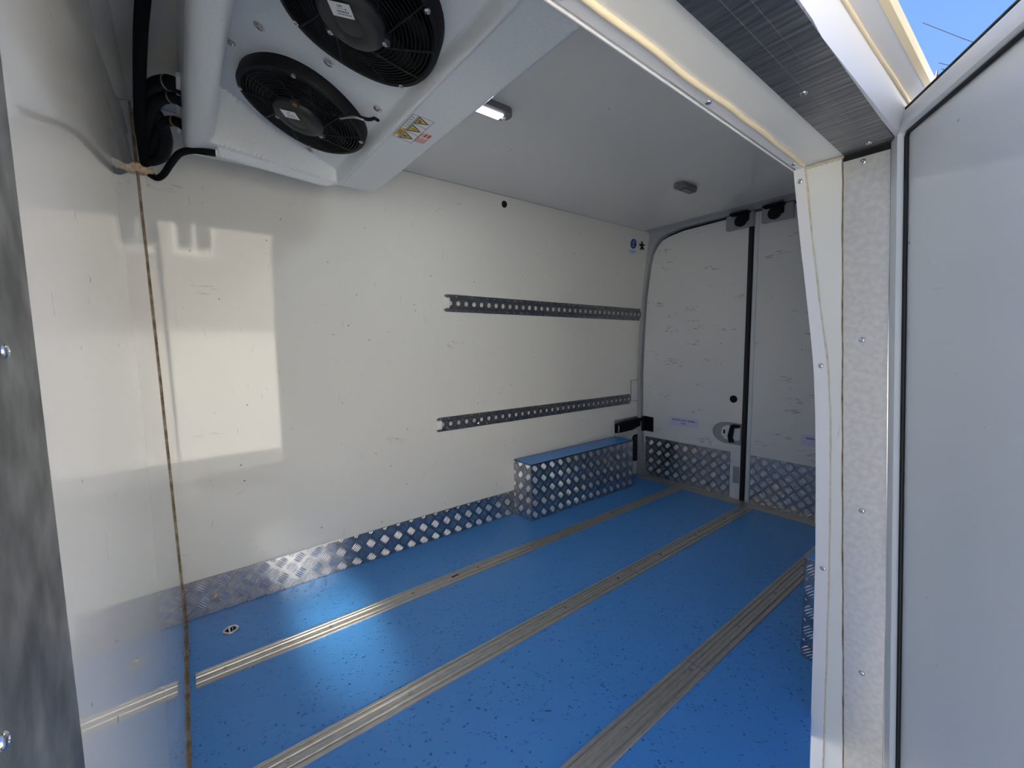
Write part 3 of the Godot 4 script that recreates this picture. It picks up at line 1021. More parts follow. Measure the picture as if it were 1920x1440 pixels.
func floor_and_plates() -> void:
	var screw := MB.new()
	screw.lathe(PackedVector2Array([Vector2(0.0062, 0), Vector2(0.006, 0.0012), Vector2(0.0042, 0.002), Vector2(0.0026, 0.002), Vector2(0.0022, 0.0006), Vector2(0, 0.0005)]), Vector3.ZERO, Vector3.UP, 12)
	var sm := screw.mesh()
	var prof := PackedVector2Array([Vector2(0, -0.002), Vector2(0, 0.0025), Vector2(0.002, 0.0040), Vector2(0.012, 0.0040), Vector2(0.0135, 0.0010), Vector2(0.0175, 0.0010), Vector2(0.019, 0.0056), Vector2(0.022, 0.0066), Vector2(0.026, 0.0066), Vector2(0.029, 0.0056), Vector2(0.0305, 0.0018), Vector2(0.034, 0.0018), Vector2(0.035, 0.0030)])
	var full := prof.duplicate()
	for i in range(prof.size() - 1, -1, -1):
		full.append(Vector2(0.078 - prof[i].x, prof[i].y))
	var info := [["silver floor track nearest the long side wall", 0.352, 0.022], ["silver floor track in the middle of the blue floor", 0.829, 0.022], ["silver floor track nearest the open side doorway", 1.310, 0.022]]
	for i in 3:
		var t := thing("floor_track", info[i][0], "floor track", "load tracks let into the blue floor")
		var z0: float = info[i][1]
		var joints := [info[i][2], 1.30 if i == 2 else 1.62, 2.80]
		for k in 2:
			var mb := MB.new()
			mb.extrude(full, Vector3(joints[k] + (0.0015 if k else 0.0), 0, z0), Vector3(0, 0, 1), Vector3(0, 1, 0), Vector3(joints[k + 1] - joints[k] - 0.0015, 0, 0), 35.0)
			obj("track_section", mb, M.track, t)
		var x: float = [0.10, 0.20, 0.28][i]
		while x < 2.75:
			put("screw", sm, M.steel, t, Transform3D(Basis.IDENTITY, Vector3(x, 0.003, z0 + 0.039)))
			x += 0.33
	# kick plate along the side wall
	var kp := chequer("baseboard_left", tread(Vector3(0.004, 0.001, 0.0), Vector3(1, 0, 0), Vector3(0, 1, 0), 1.616, 0.150))
	struct(kp, "low chequer plate along the foot of the long side wall", "kick plate")
	# wheel boxes
	for i in 2:
		var t := thing("wheel_box", "chequer plate wheel box with blue top against the long side wall" if i == 0 else "chequer plate wheel box just behind the door pillar, partly hidden", "wheel box", "chequer plate wheel arch boxes")
		var zi := 0.158 if i == 0 else 1.543
		var zo := 0.0 if i == 0 else 1.632
		var x0 := 1.62
		var x1 := 2.59
		var hh := 0.34
		var mb: MB
		if i == 0:
			chequer("side_plate", tread(Vector3(x0, 0.001, zi), Vector3(1, 0, 0), Vector3(0, 1, 0), x1 - x0, hh - 0.001, 0.003, Vector2(0.03, 0.035)), t)
			chequer("end_plate", tread(Vector3(x0, 0.001, zo + 0.001), Vector3(0, 0, 1), Vector3(0, 1, 0), zi - zo + 0.001, hh - 0.001, 0.003, Vector2(0.03, 0.02)), t)
			mb = MB.new()
			mb.box(Vector3((x0 + x1) / 2, hh + 0.001, (zi + zo) / 2 + 0.002), Vector3(x1 - x0 - 0.002, 0.006, zi - zo - 0.002), 0.002)
			obj("top_panel", mb, M.blue, t)
			mb = MB.new()
			mb.tube(PackedVector3Array([Vector3(x0, hh, 0.006), Vector3(x0, hh, zi + 0.003), Vector3(x1, hh, zi + 0.003)]), 0.0032, 8)
			mb.tube(PackedVector3Array([Vector3(x0, hh + 0.002, 0.003), Vector3(x1, hh + 0.002, 0.003)]), 0.003, 8)
			obj("edge_sealant", mb, M.rubber, t)
		else:
			chequer("side_plate", tread(Vector3(x1, 0.001, zi), Vector3(-1, 0, 0), Vector3(0, 1, 0), x1 - x0, hh - 0.001), t)
			chequer("end_plate", tread(Vector3(x0, 0.001, zi), Vector3(0, 0, 1), Vector3(0, 1, 0), zo - zi, hh - 0.001, 0.003, Vector2(0.02, 0.02)), t)
			mb = MB.new()
			mb.box(Vector3((x0 + x1) / 2, hh + 0.001, (zi + zo) / 2), Vector3(x1 - x0 - 0.002, 0.006, zo - zi), 0.002)
			obj("top_panel", mb, M.blue, t)
	# threshold at the rear doors
	var mb2 := MB.new()
	mb2.extrude(PackedVector2Array([Vector2(2.80, 0.0), Vector2(2.803, 0.0025), Vector2(2.815, 0.003), Vector2(2.850, 0.003), Vector2(2.856, 0.006), Vector2(2.878, 0.006), Vector2(2.880, 0.0)]), Vector3(0, 0, 0.04), Vector3(1, 0, 0), Vector3(0, 1, 0), Vector3(0, 0, 1.56), 20.0)
	struct(obj("trim_10", mb2, M.track), "grey metal threshold strip at the foot of the rear doors", "threshold")
	# drain
	var dr := thing("floor_drain", "small round steel drain in the floor near the bulkhead corner", "drain")
	var c := Vector3(0.132, 0.0, 0.169)
	mb2 = MB.new()
	mb2.lathe(PackedVector2Array([Vector2(0.026, 0.0), Vector2(0.0255, 0.0025), Vector2(0.021, 0.0035), Vector2(0.018, 0.003), Vector2(0.0165, 0.0005)]), c, Vector3.UP, 28)
	obj("drain_ring", mb2, M.steel, dr)
	mb2 = MB.new()
	mb2.lathe(PackedVector2Array([Vector2(0.0168, 0.0004), Vector2(0, 0.0004)]), c, Vector3.UP, 24)
	obj("drain_hole", mb2, M.dark, dr)
	mb2 = MB.new()
	mb2.box(c + Vector3(-0.004, 0.0018, 0), Vector3(0.006, 0.0022, 0.031), 0.001)
	mb2.box(c + Vector3(0.006, 0.0018, 0), Vector3(0.003, 0.0022, 0.030), 0.001)
	obj("drain_bar", mb2, M.steel, dr)
	# scraps
	mb2 = MB.new()
	mb2.box(Vector3(0.965, 0.0085, 0.395), Vector3(0.036, 0.004, 0.008), 0.0015, Basis(Vector3.UP, 0.1))
	tag(obj("plastic_shard", mb2, M.red), "dark red plastic shard lying on the floor track by the side wall", "shard")
	mb2 = MB.new()
	mb2.extrude(PackedVector2Array([Vector2(0.0, 0.0), Vector2(0.012, 0.002), Vector2(0.020, 0.006), Vector2(0.024, 0.014), Vector2(0.012, 0.016), Vector2(0.003, 0.010)]), Vector3(0.085, 0.060, 0.0045), Vector3(1, 0, 0), Vector3(0, 1, 0), Vector3(0, 0, 0.003), 10.0)
	tag(obj("foam_flake", mb2, M.foam), "pale flake of foam stuck to the low chequer plate near the bulkhead", "flake")


# ------------------------------------------------------------------ refrigeration unit

func sstep(a: float, b: float, x: float) -> float:
	var t := clampf((x - a) / (b - a), 0.0, 1.0)
	return t * t * (3 - 2 * t)


func panel_y(x: float, z: float) -> float:
	return 1.677 - 0.356 * (x - 0.53) - 0.017 * (z - 0.8)


func unit_y(x: float, z: float) -> float:
	var x0 := 0.108
	var x1 := 0.70
	var z0 := 0.325
	var z1 := 1.41
	var y := 1.64
	# recessed fan panel
	var zi := lerpf(0.463, 0.358, clampf((x - 0.185) / 0.358, 0, 1))
	var m := sstep(0.170, 0.196, x) * (1.0 - sstep(0.541, 0.553, x)) * sstep(zi - 0.002, zi + 0.013, z) * (1.0 - sstep(1.345, 1.372, z))
	y = lerpf(y, panel_y(x, z), m)
	# pressed groove before the rear strip
	y -= 0.007 * exp(-pow((x - 0.559) / 0.005, 2)) * sstep(0.345, 0.36, z)
	# drain channel along the far side
	if x > 0.187:
		var zc := lerpf(0.418, 0.342, clampf((x - 0.185) / 0.36, 0, 1))
		var wd := lerpf(0.026, 0.010, clampf((x - 0.185) / 0.36, 0, 1))
		y -= 0.020 * (1.0 - sstep(0.5, 0.56, x)) * maxf(0.0, 1.0 - pow((z - zc) / wd, 2))
	# rolled outer edge
	var rr := 0.028
	var d := minf(minf(x - x0, x1 - x), minf(z - z0, z1 - z))
	if x1 - x < minf(x - x0, minf(z - z0, z1 - z)):
		rr = 0.012
	if z - z0 < minf(x - x0, x1 - x):
		rr = 0.016
	if d < rr:
		y += rr - sqrt(maxf(0.0, rr * rr - pow(rr - d, 2)))
	return y


func refrigeration() -> void:
	var t := thing("refrigeration_unit", "white ceiling refrigeration unit with two black fans under it", "cooling unit")
	var p := []
	var xs := []
	var x := 0.108
	while x < 0.70 - 1e-5:
		xs.append(x)
		x += 0.004 if x < 0.14 or x > 0.52 and x < 0.575 or x > 0.684 or x > 0.165 and x < 0.2 else 0.012
	xs.append(0.70)
	var zs := []
	var z := 0.325
	while z < 1.41 - 1e-5:
		zs.append(z)
		z += 0.004 if z < 0.49 or z > 1.34 else 0.02
	zs.append(1.41)
	for a in xs:
		var row := []
		for b in zs:
			row.append(Vector3(a, unit_y(a, b), b))
		p.append(row)
	var mb := MB.new()
	mb.grid(p, Vector3(0, -1, 0))
	var e: int = xs.size() - 1
	var g: int = zs.size() - 1
	for i in e:
		for k in [0, g]:
			var a: Vector3 = p[i][k]
			var b: Vector3 = p[i + 1][k]
			mb.quad(a, b, Vector3(b.x, CEIL, b.z), Vector3(a.x, CEIL, a.z), Vector3(0, 0, -1 if k == 0 else 1))
	for j in g:
		for k in [0, e]:
			var a: Vector3 = p[k][j]
			var b: Vector3 = p[k][j + 1]
			mb.quad(a, b, Vector3(b.x, CEIL, b.z), Vector3(a.x, CEIL, a.z), Vector3(-1 if k == 0 else 1, 0, 0))
	obj("housing", mb, M.unit, t)
	# air outlet on the rear face
	mb = MB.new()
	mb.box(Vector3(0.7015, 1.752, 0.87), Vector3(0.003, 0.14, 0.96), 0.001)
	obj("outlet_backing", mb, M.dark, t)
	for i in 7:
		mb = MB.new()
		mb.box(Vector3(0.706, 1.69 + i * 0.0205, 0.87), Vector3(0.012, 0.003, 0.96), 0.001, Basis(Vector3(0, 0, 1), 0.35))
		obj("outlet_slat", mb, M.black, t)
	# plate on the front face where the pipes enter
	mb = MB.new()
	mb.box(Vector3(0.103, 1.745, 0.40), Vector3(0.010, 0.012, 0.36), 0.002)
	obj("pipe_bracket", mb, M.unit, t)
	# panel bolts with washers
	var up := Vector3(0.356, 1, 0.017).normalized()
	var bolt := MB.new()
	bolt.lathe(PackedVector2Array([Vector2(0.0125, 0), Vector2(0.0122, 0.0014), Vector2(0.0085, 0.0018), Vector2(0.0083, 0.003), Vector2(0.0062, 0.0046), Vector2(0.0036, 0.0050), Vector2(0.003, 0.0025), Vector2(0, 0.0024)]), Vector3.ZERO, Vector3.UP, 20)
	var bm := bolt.mesh()
	for q in [Vector2(0.2507, 0.8396), Vector2(0.2093, 0.711), Vector2(0.3861, 0.8833), Vector2(0.5198, 0.8434), Vector2(0.4492, 0.4023), Vector2(0.25, 1.29), Vector2(0.50, 1.32)]:
		put("panel_bolt", bm, M.steel, t, facing(Vector3(q.x, panel_y(q.x, q.y), q.y), -up))
	# fans
	fan(t, Vector3(0.388, panel_y(0.388, 0.652), 0.652), up, true)
	fan(t, Vector3(0.388, panel_y(0.388, 1.118), 1.118), up, false)
	# cable of the far fan, running into a hole in the panel
	mb = MB.new()
	mb.tube(catmull([Vector3(0.392, 1.690, 0.655), Vector3(0.4158, 1.680, 0.690), Vector3(0.4544, 1.6727, 0.7636), Vector3(0.482, 1.664, 0.802), Vector3(0.507, 1.664, 0.806), Vector3(0.530, 1.679, 0.797)], 6), 0.0045, 10)
	var cb := obj("fan_cable", mb, M.black, t)
	mb = MB.new()
	mb.tube(catmull([Vector3(0.447, 1.6705, 0.755), Vector3(0.470, 1.664, 0.795), Vector3(0.494, 1.659, 0.806)], 6), 0.0036, 10)
	obj("sleeve", mb, M.galv, cb)
	mb = MB.new()
	mb.lathe(PackedVector2Array([Vector2(0.009, 0.0003), Vector2(0, 0.0006)]), Vector3(0.533, panel_y(0.533, 0.796), 0.796), -up, 16)
	obj("cable_hole", mb, M.dark, t)
	# printed stickers on the rear strip
	var yq := 1.6394
	var m := mat(Color(1, 1, 1), 0.4)
	m.albedo_texture = warning_print()
	mb = MB.new()
	mb.print_quad(Vector3(0.571, yq, 0.812), Vector3(0.571, yq, 0.948), Vector3(0.634, yq, 0.943), Vector3(0.634, yq, 0.795), Vector3(0, -1, 0))
	var s1 := obj("warning_sticker", mb, m, t)
	s1.set_meta("label", "warning sticker with three yellow triangles and 12V")
	var im := Image.create(64, 40, false, Image.FORMAT_RGB8)
	im.fill(Color(0.88, 0.80, 0.78))
	var rd := Color(0.72, 0.16, 0.13)
	im.fill_rect(Rect2i(42, 28, 20, 10), rd)
	im.fill_rect(Rect2i(42, 14, 20, 9), rd)
	for i in 8:
		im.fill_rect(Rect2i(3, 2 + i * 5, 34 - (i % 3) * 5, 2), rd)
		if i < 2:
			im.fill_rect(Rect2i(42, 2 + i * 5, 18, 2), rd)
	for q in [Rect2i(0, 0, 64, 1), Rect2i(0, 39, 64, 1), Rect2i(0, 0, 1, 40), Rect2i(63, 0, 1, 40)]:
		im.fill_rect(q, rd)
	m = mat(Color(1, 1, 1), 0.4)
	m.albedo_texture = ImageTexture.create_from_image(im)
	mb = MB.new()
	mb.print_quad(Vector3(0.634, yq, 0.812), Vector3(0.634, yq, 0.872), Vector3(0.664, yq, 0.872), Vector3(0.664, yq, 0.812), Vector3(0, -1, 0))
	var s2 := obj("red_sticker", mb, m, t)
	s2.set_meta("label", "small sticker with red lines of print")


func glyphs(im: Image, s: String, x: int, y: int, k: int, ink: Color) -> void:
	var font := {"1": [2, 6, 2, 2, 7], "2": [7, 1, 7, 4, 7], "V": [5, 5, 5, 5, 2], "!": [2, 2, 2, 0, 2]}
	for ch in s:
		for r in 5:
			for b in 3:
				if font[ch][r] & (4 >> b):
					im.fill_rect(Rect2i(x + b * k, y + r * k, k, k), ink)
		x += 4 * k


func warning_print() -> ImageTexture:
	# u runs along the strip, v away from the fans
	var im := Image.create(192, 96, false, Image.FORMAT_RGB8)
	var paper := Color(0.86, 0.87, 0.88)
	var ink := Color(0.06, 0.06, 0.07)
	im.fill(paper)
	for q in [Rect2i(0, 0, 192, 2), Rect2i(0, 94, 192, 2), Rect2i(0, 0, 2, 96), Rect2i(190, 0, 2, 96), Rect2i(0, 24, 192, 3), Rect2i(64, 28, 2, 68), Rect2i(128, 28, 2, 68)]:
		im.fill_rect(q, ink)
	im.fill_rect(Rect2i(14, 3, 66, 21), Color(0.86, 0.69, 0.12))
	glyphs(im, "12V", 28, 6, 3, ink)
	var g := RandomNumberGenerator.new()
	g.seed = 4
	for k in 5:
		var x := 92 + k * 18
		im.fill_rect(Rect2i(x, 7, g.randi_range(6, 12), 3), ink.lerp(paper, 0.3))
		im.fill_rect(Rect2i(x, 14, g.randi_range(6, 12), 3), ink.lerp(paper, 0.4))
	for k in 3:
		var x0 := 3 + k * 64
		for yy in 58:
			var half := 29.0 * (1.0 - yy / 58.0)
			for xx in range(int(29 - half), int(29 + half)):
				var inside := 29.0 * (1.0 - (yy + 5) / 58.0) - 4.0
				var c := Color(0.84, 0.72, 0.16) if yy > 3 and absf(xx - 29) < inside else ink
				im.set_pixel(x0 + xx, 30 + yy, c)
		# simple signs: hand, stroke, crossed strokes
		if k == 0:
			im.fill_rect(Rect2i(x0 + 22, 38, 12, 14), ink)
			im.fill_rect(Rect2i(x0 + 30, 50, 6, 8), ink)
		elif k == 1:
			im.fill_rect(Rect2i(x0 + 27, 42, 4, 20), ink)
			im.fill_rect(Rect2i(x0 + 27, 36, 4, 4), ink)
		else:
			im.fill_rect(Rect2i(x0 + 20, 40, 7, 12), ink)
			im.fill_rect(Rect2i(x0 + 30, 38, 7, 9), ink)
			im.fill_rect(Rect2i(x0 + 24, 48, 10, 4), ink)
	return ImageTexture.create_from_image(im)


func fan(unit: Node3D, c: Vector3, up: Vector3, far_one: bool) -> void:
	var ax := -up
	var u := Vector3(1, -0.356, 0).normalized()
	var w := u.cross(ax).normalized()
	var R := 0.166
	var turn := 0.35 if far_one else 1.0
	# shroud: rim with four corners, open to the front
	var mb := MB.new()
	mb.lathe(PackedVector2Array([Vector2(R, 0.0), Vector2(R, 0.026), Vector2(R - 0.004, 0.033), Vector2(R - 0.012, 0.034), Vector2(R - 0.015, 0.030), Vector2(R - 0.017, 0.004), Vector2(R - 0.02, 0.002), Vector2(0, 0.002)]), c, ax, 64, 35.0, 0.022, turn)
	var sh := obj("fan", mb, M.fan, unit)
	sh.set_meta("label", "black axial fan with cable" if far_one else "black axial fan nearer the doorway")
	# blades
	var blade := MB.new()
	var rows := []
	for i in 6:
		var rr := lerpf(0.050, 0.138, i / 5.0)
		var row := []
		for j in 5:
			var s := lerpf(-0.5, 0.5, j / 4.0)
			var th := s * 0.62 + i * 0.09
			row.append(Vector3(rr * cos(th), 0.014 + s * -0.018, rr * sin(th)))
		rows.append(row)
	blade.grid(rows, Vector3.UP)
	var bm := blade.mesh()
	for k in 7:
		var basis := Basis(u, ax, u.cross(ax)) * Basis(Vector3.UP, TAU * k / 7.0)
		put("fan_blade", bm, M.fan, sh, Transform3D(basis, c))
	# guard: rings and spokes, slightly domed
	mb = MB.new()
	var hubc := c + u * -0.008 + w * 0.0
	for k in 11:
		var rr := 0.068 + k * 0.0082
		var hh := 0.046 - 0.014 * pow(rr / 0.15, 2)
		var path := PackedVector3Array()
		for i in 41:
			var th := TAU * i / 40.0
			path.append(c + (u * cos(th) + w * sin(th)) * rr + ax * hh)
		mb.tube(path, 0.0014, 5)
	for k in 10:
		var th := TAU * k / 10.0 + 0.2
		var dir := u * cos(th) + w * sin(th)
		var tang := (-u * sin(th) + w * cos(th))
		var path := PackedVector3Array()
		for i in 5:
			var q := i / 4.0
			var rr := lerpf(0.055, 0.157, q)
			path.append(c + dir * rr + tang * 0.030 * (1.0 - q) + ax * (0.0465 - 0.014 * pow(rr / 0.15, 2)))
		mb.tube(path, 0.0024, 6)
	obj("fan_guard", mb, M.fan, sh)
	# motor
	mb = MB.new()
	mb.lathe(PackedVector2Array([Vector2(0.066, 0.014), Vector2(0.066, 0.048), Vector2(0.063, 0.053), Vector2(0.058, 0.055), Vector2(0.056, 0.058), Vector2(0.052, 0.0595), Vector2(0.030, 0.0600), Vector2(0.028, 0.0585), Vector2(0.025, 0.0590), Vector2(0.018, 0.0612), Vector2(0, 0.0616)]), hubc, ax, 40)
	var mo := obj("motor", mb, M.hub, sh)
	var sc := MB.new()
	sc.lathe(PackedVector2Array([Vector2(0.0062, 0), Vector2(0.0058, 0.003), Vector2(0.004, 0.0042), Vector2(0.0026, 0.004), Vector2(0.0022, 0.002), Vector2(0, 0.002)]), Vector3.ZERO, Vector3.UP, 12)
	var scm := sc.mesh()
	for k in 3:
		var th := TAU * k / 3.0 + (2.3 if far_one else 1.9)
		var q := hubc + (u * cos(th) + w * sin(th)) * 0.0675
		var lug := MB.new()
		lug.lathe(PackedVector2Array([Vector2(0.011, 0.030), Vector2(0.011, 0.049), Vector2(0.009, 0.051), Vector2(0, 0.051)]), q, ax, 14)
		obj("motor_lug", lug, M.hub, sh)
		put("lug_screw", scm, M.brass if far_one and k == 1 else M.steel, sh, facing(q + ax * 0.051, ax))
	for k in 4:
		var th := turn + TAU * k / 4.0
		var e1 := ax.cross(Vector3.RIGHT).normalized()
		var q := c + (e1 * cos(th) + ax.cross(e1) * sin(th)) * (R - 0.006) + ax * 0.0335
		put("corner_screw", scm, M.steel, sh, facing(q, ax))
	# type label
	var im := Image.create(96, 64, false, Image.FORMAT_RGB8)
	im.fill(Color(0.86, 0.88, 0.88))
	var ink := Color(0.1, 0.1, 0.1)
	glyphs(im, "12V", 36, 10, 2, ink)
	im.fill_rect(Rect2i(28, 26, 34, 2), Color(0.5, 0.5, 0.5))
	im.fill_rect(Rect2i(66, 24, 6, 6), ink)
	for k in 11:
		im.fill_rect(Rect2i(26 + k * 5, 36, 3 + k % 2, 6), ink)
	for k in 13:
		im.fill_rect(Rect2i(24 + k * 5, 48, 2 + k % 3, 5), ink)
	var m := mat(Color(1, 1, 1), 0.35)
	m.albedo_texture = ImageTexture.create_from_image(im)
	mb = MB.new()
	var o := hubc + ax * 0.0620 + (u * -0.022 + w * -0.020 if far_one else u * -0.022 + w * -0.022)
	# lettering reads along the line from the bulkhead towards the doorway
	var lx := (u * 0.74 + Vector3(0, 0, 1) * 0.62)
	lx = (lx - ax * lx.dot(ax)).normalized()
	var ly := ax.cross(lx)
	if ly.dot(Vector3(0.5, 0, -0.8)) < 0:
		ly = -ly
	var hw := 0.0215
	var hv := 0.0145
	mb.print_quad(o - lx * hw - ly * hv, o + lx * hw - ly * hv, o + lx * hw + ly * hv, o - lx * hw + ly * hv, ax)
	obj("type_label", mb, m, sh)


func hoses() -> void:
	# thick insulated pipe from the corner, running under the ceiling towards the doorway
	var t := thing("insulated_pipe", "thick black insulated pipe rising from the foam along the bulkhead", "pipe")
	var mb := MB.new()
	mb.tube(catmull([Vector3(0.010, 1.660, 0.105), Vector3(0.009, 1.690, 0.16), Vector3(0.014, 1.735, 0.33), Vector3(0.035, 1.778, 0.62), Vector3(0.052, 1.795, 0.80), Vector3(0.070, 1.805, 1.05), Vector3(0.082, 1.81, 1.35)], 10), 0.0138, 18)
	obj("pipe_insulation", mb, M.foam_tube, t)
	# ribbed refrigerant hoses from the unit to the corner
	var routes := [
		[[Vector3(0.112, 1.750, 0.50), Vector3(0.082, 1.760, 0.49), Vector3(0.045, 1.765, 0.42), Vector3(0.018, 1.755, 0.30), Vector3(0.012, 1.73, 0.17)], 0.018, "upper ribbed black hose between the cooling unit and the corner"],
		[[Vector3(0.112, 1.735, 0.46), Vector3(0.088, 1.742, 0.455), Vector3(0.055, 1.745, 0.40), Vector3(0.030, 1.735, 0.28), Vector3(0.020, 1.71, 0.15)], 0.016, "second ribbed black hose, just under the topmost one"],
		[[Vector3(0.112, 1.715, 0.35), Vector3(0.092, 1.725, 0.34), Vector3(0.068, 1.728, 0.30), Vector3(0.045, 1.715, 0.22), Vector3(0.025, 1.69, 0.13)], 0.013, "black hose with a brass clip leaving the cooling unit lowest"],
	]
	for q in routes:
		var h := thing("refrigerant_hose", q[2], "hose", "black hoses in the bulkhead corner")
		mb = MB.new()
		mb.tube(catmull(q[0], 14), q[1], 14, 0.0012)
		obj("hose_cover", mb, M.black, h)
		mb = MB.new()
		var e: Vector3 = q[0][1]
		mb.lathe(PackedVector2Array([Vector2(q[1] + 0.0010, -0.0025), Vector2(q[1] + 0.0019, -0.002), Vector2(q[1] + 0.0019, 0.002), Vector2(q[1] + 0.0010, 0.0025)]), e, (q[0][2] - q[0][0]), 16)
		obj("clip", mb, M.brass if q[1] < 0.0135 else M.galv, h)
	# looped bundle in the corner
	t = thing("hose_loop", "looped black taped hose bundle hanging beside the insulated pipe", "hose")
	mb = MB.new()
	mb.tube(catmull([Vector3(0.018, 1.772, 0.26), Vector3(0.040, 1.765, 0.29), Vector3(0.060, 1.735, 0.29), Vector3(0.070, 1.700, 0.245), Vector3(0.058, 1.678, 0.17), Vector3(0.030, 1.672, 0.12), Vector3(0.008, 1.676, 0.09)], 10), 0.0165, 14)
	obj("outer_hose", mb, M.black, t)
	mb = MB.new()
	mb.tube(catmull([Vector3(0.016, 1.740, 0.20), Vector3(0.036, 1.735, 0.235), Vector3(0.052, 1.718, 0.235), Vector3(0.056, 1.700, 0.205), Vector3(0.040, 1.690, 0.15), Vector3(0.015, 1.69, 0.10)], 10), 0.0115, 14)
	obj("inner_hose", mb, M.black, t)
	# thin drain hose from the unit's fitting down to the foam
	t = thing("drain_hose", "thin black drain hose sagging from the unit's white fitting", "hose")
	mb = MB.new()
	mb.tube(catmull([Vector3(0.192, 1.6305, 0.416), Vector3(0.160, 1.632, 0.405), Vector3(0.128, 1.640, 0.372), Vector3(0.098, 1.648, 0.300), Vector3(0.076, 1.643, 0.210), Vector3(0.055, 1.632, 0.125), Vector3(0.036, 1.628, 0.085), Vector3(0.016, 1.642, 0.072)], 10), 0.0098, 14)
	obj("hose", mb, M.foam_tube, t)
	mb = MB.new()
	mb.lathe(PackedVector2Array([Vector2(0.013, 0), Vector2(0.013, 0.006), Vector2(0.011, 0.007), Vector2(0.011, 0.011), Vector2(0.0125, 0.012), Vector2(0.0125, 0.018), Vector2(0.010, 0.02)]), Vector3(0.202, 1.6300, 0.417), Vector3(-1, 0.03, -0.1), 18)
	obj("fitting", mb, M.white_plastic, t)
	# foam filling round the pipe entry
	mb = MB.new()
	var rows := []
	var nz := FastNoiseLite.new()
	nz.seed = 3
	nz.frequency = 30.0
	for i in 19:
		var row := []
		for j in 25:
			var th := PI * i / 18.0
			var ph := TAU * j / 24.0
			var d := Vector3(sin(th) * cos(ph), cos(th), sin(th) * sin(ph))
			row.append(Vector3(0.002, 1.652, 0.085) + d * Vector3(0.026, 0.020, 0.026) * (1.0 + 0.35 * nz.get_noise_3dv(d * 0.06 + Vector3(0.3, 0, 0))))
		rows.append(row)
	mb.grid(rows, rows[9][12] - Vector3(0.002, 1.652, 0.085))
	tag(obj("foam_sealant", mb, M.foam), "lumpy cream expanding foam around the pipes in the bulkhead corner", "foam")


# ------------------------------------------------------------------ things on the walls

func lashing_rail(label: String, x0: float, x1: float, y0: float, y1: float, slope: float) -> void:
	var t := thing("lashing_rail", label, "lashing rail", "steel lashing rails on the long side wall")
	var ym := (y0 + y1) / 2.0
	var zb := wall_z(ym)
	var tilt := atan2(wall_z(ym + 0.04) - wall_z(ym - 0.04), 0.08)
	var along := Vector3(x1 - x0, slope, 0).normalized()
	var n := Vector3(0, -sin(tilt), cos(tilt))
	var up := n.cross(along).normalized()
	n = along.cross(up)
	var L := (x1 - x0)
	var H := y1 - y0
	var o := Vector3(x0, ym, zb + 0.001)
	# folded section: flanges on the wall, web standing off
	var f := H * 0.22
	var mb := MB.new()
	for s in [-1.0, 1.0]:
		var pl := PackedVector2Array([Vector2(s * H / 2, 0), Vector2(s * H / 2, 0.002), Vector2(s * (H / 2 - f), 0.002), Vector2(s * (H / 2 - f - 0.004), 0.011), Vector2(s * (H / 2 - f - 0.006), 0.011), Vector2(s * (H / 2 - f - 0.006), 0.009), Vector2(s * (H / 2 - f), 0.0)])
		mb.extrude(pl, o, up, n, along * L, 10.0)
	# web with round holes
	var wh := H / 2 - f - 0.005
	var cells := int(round(L / 0.05))
	var cw := L / cells
	var rad := minf(0.0130, wh * 0.72)
	for i in cells:
		var c := o + along * (cw * (i + 0.5)) + n * 0.010
		var k := 20
		for s in k:
			var q := []
			for tt in [s, s + 1]:
				var th: float = TAU * tt / k
				var dd := Vector2(cos(th), sin(th))
				var sc: float = minf(cw / 2 / maxf(absf(dd.x), 1e-6), wh / maxf(absf(dd.y), 1e-6))
				q.append([c + (along * dd.x + up * dd.y) * rad, c + (along * dd.x + up * dd.y) * sc])
			mb.quad(q[0][0], q[1][0], q[1][1], q[0][1], n)
			mb.quad(q[0][0], q[1][0], q[1][0] - n * 0.003, q[0][0] - n * 0.003, (c - q[0][0]))
	obj("rail_body", mb, M.rail, t)
	# rivets along both flanges
	var rv := MB.new()
	rv.lathe(PackedVector2Array([Vector2(0.0042, 0), Vector2(0.0035, 0.0018), Vector2(0.0015, 0.0026), Vector2(0, 0.0027)]), Vector3.ZERO, Vector3.UP, 10)
	var rm := rv.mesh()
	for i in cells:
		if i % 5 == 2:
			continue
		for s in [-1.0, 1.0]:
			put("rivet", rm, M.rivet, t, facing(o + along * (cw * (i + 0.3)) + up * s * (H / 2 - f * 0.5) + n * 0.002, n))
	for i in range(1, cells, 4):
		var cp := MB.new()
		cp.box(o + along * (cw * i) - up * (H / 2 - f - 0.003) + n * 0.012, Vector3(0.012, 0.003, 0.003), 0.0008, Basis(along, up, n) * Basis(Vector3(0, 0, 1), 0.7))
		obj("spring_clip", cp, M.rivet, t)
	# pale end cap
	mb = MB.new()
	var basis := Basis(along, up, n)
	mb.box(o + along * 0.004 + n * 0.007, Vector3(0.034, H * 0.60, 0.014), 0.003, basis)
	mb.box(o - along * 0.006 + n * 0.003, Vector3(0.016, H * 0.98, 0.006), 0.002, basis)
	var cap := obj("end_cap", mb, M.white_plastic, t)
	cap.set_meta("label", "white plastic end cap")
	for s in [-1.0, 1.0]:
		put("cap_screw", rm, M.black, cap, facing(o - along * 0.004 + up * s * H * 0.40 + n * 0.006, n))


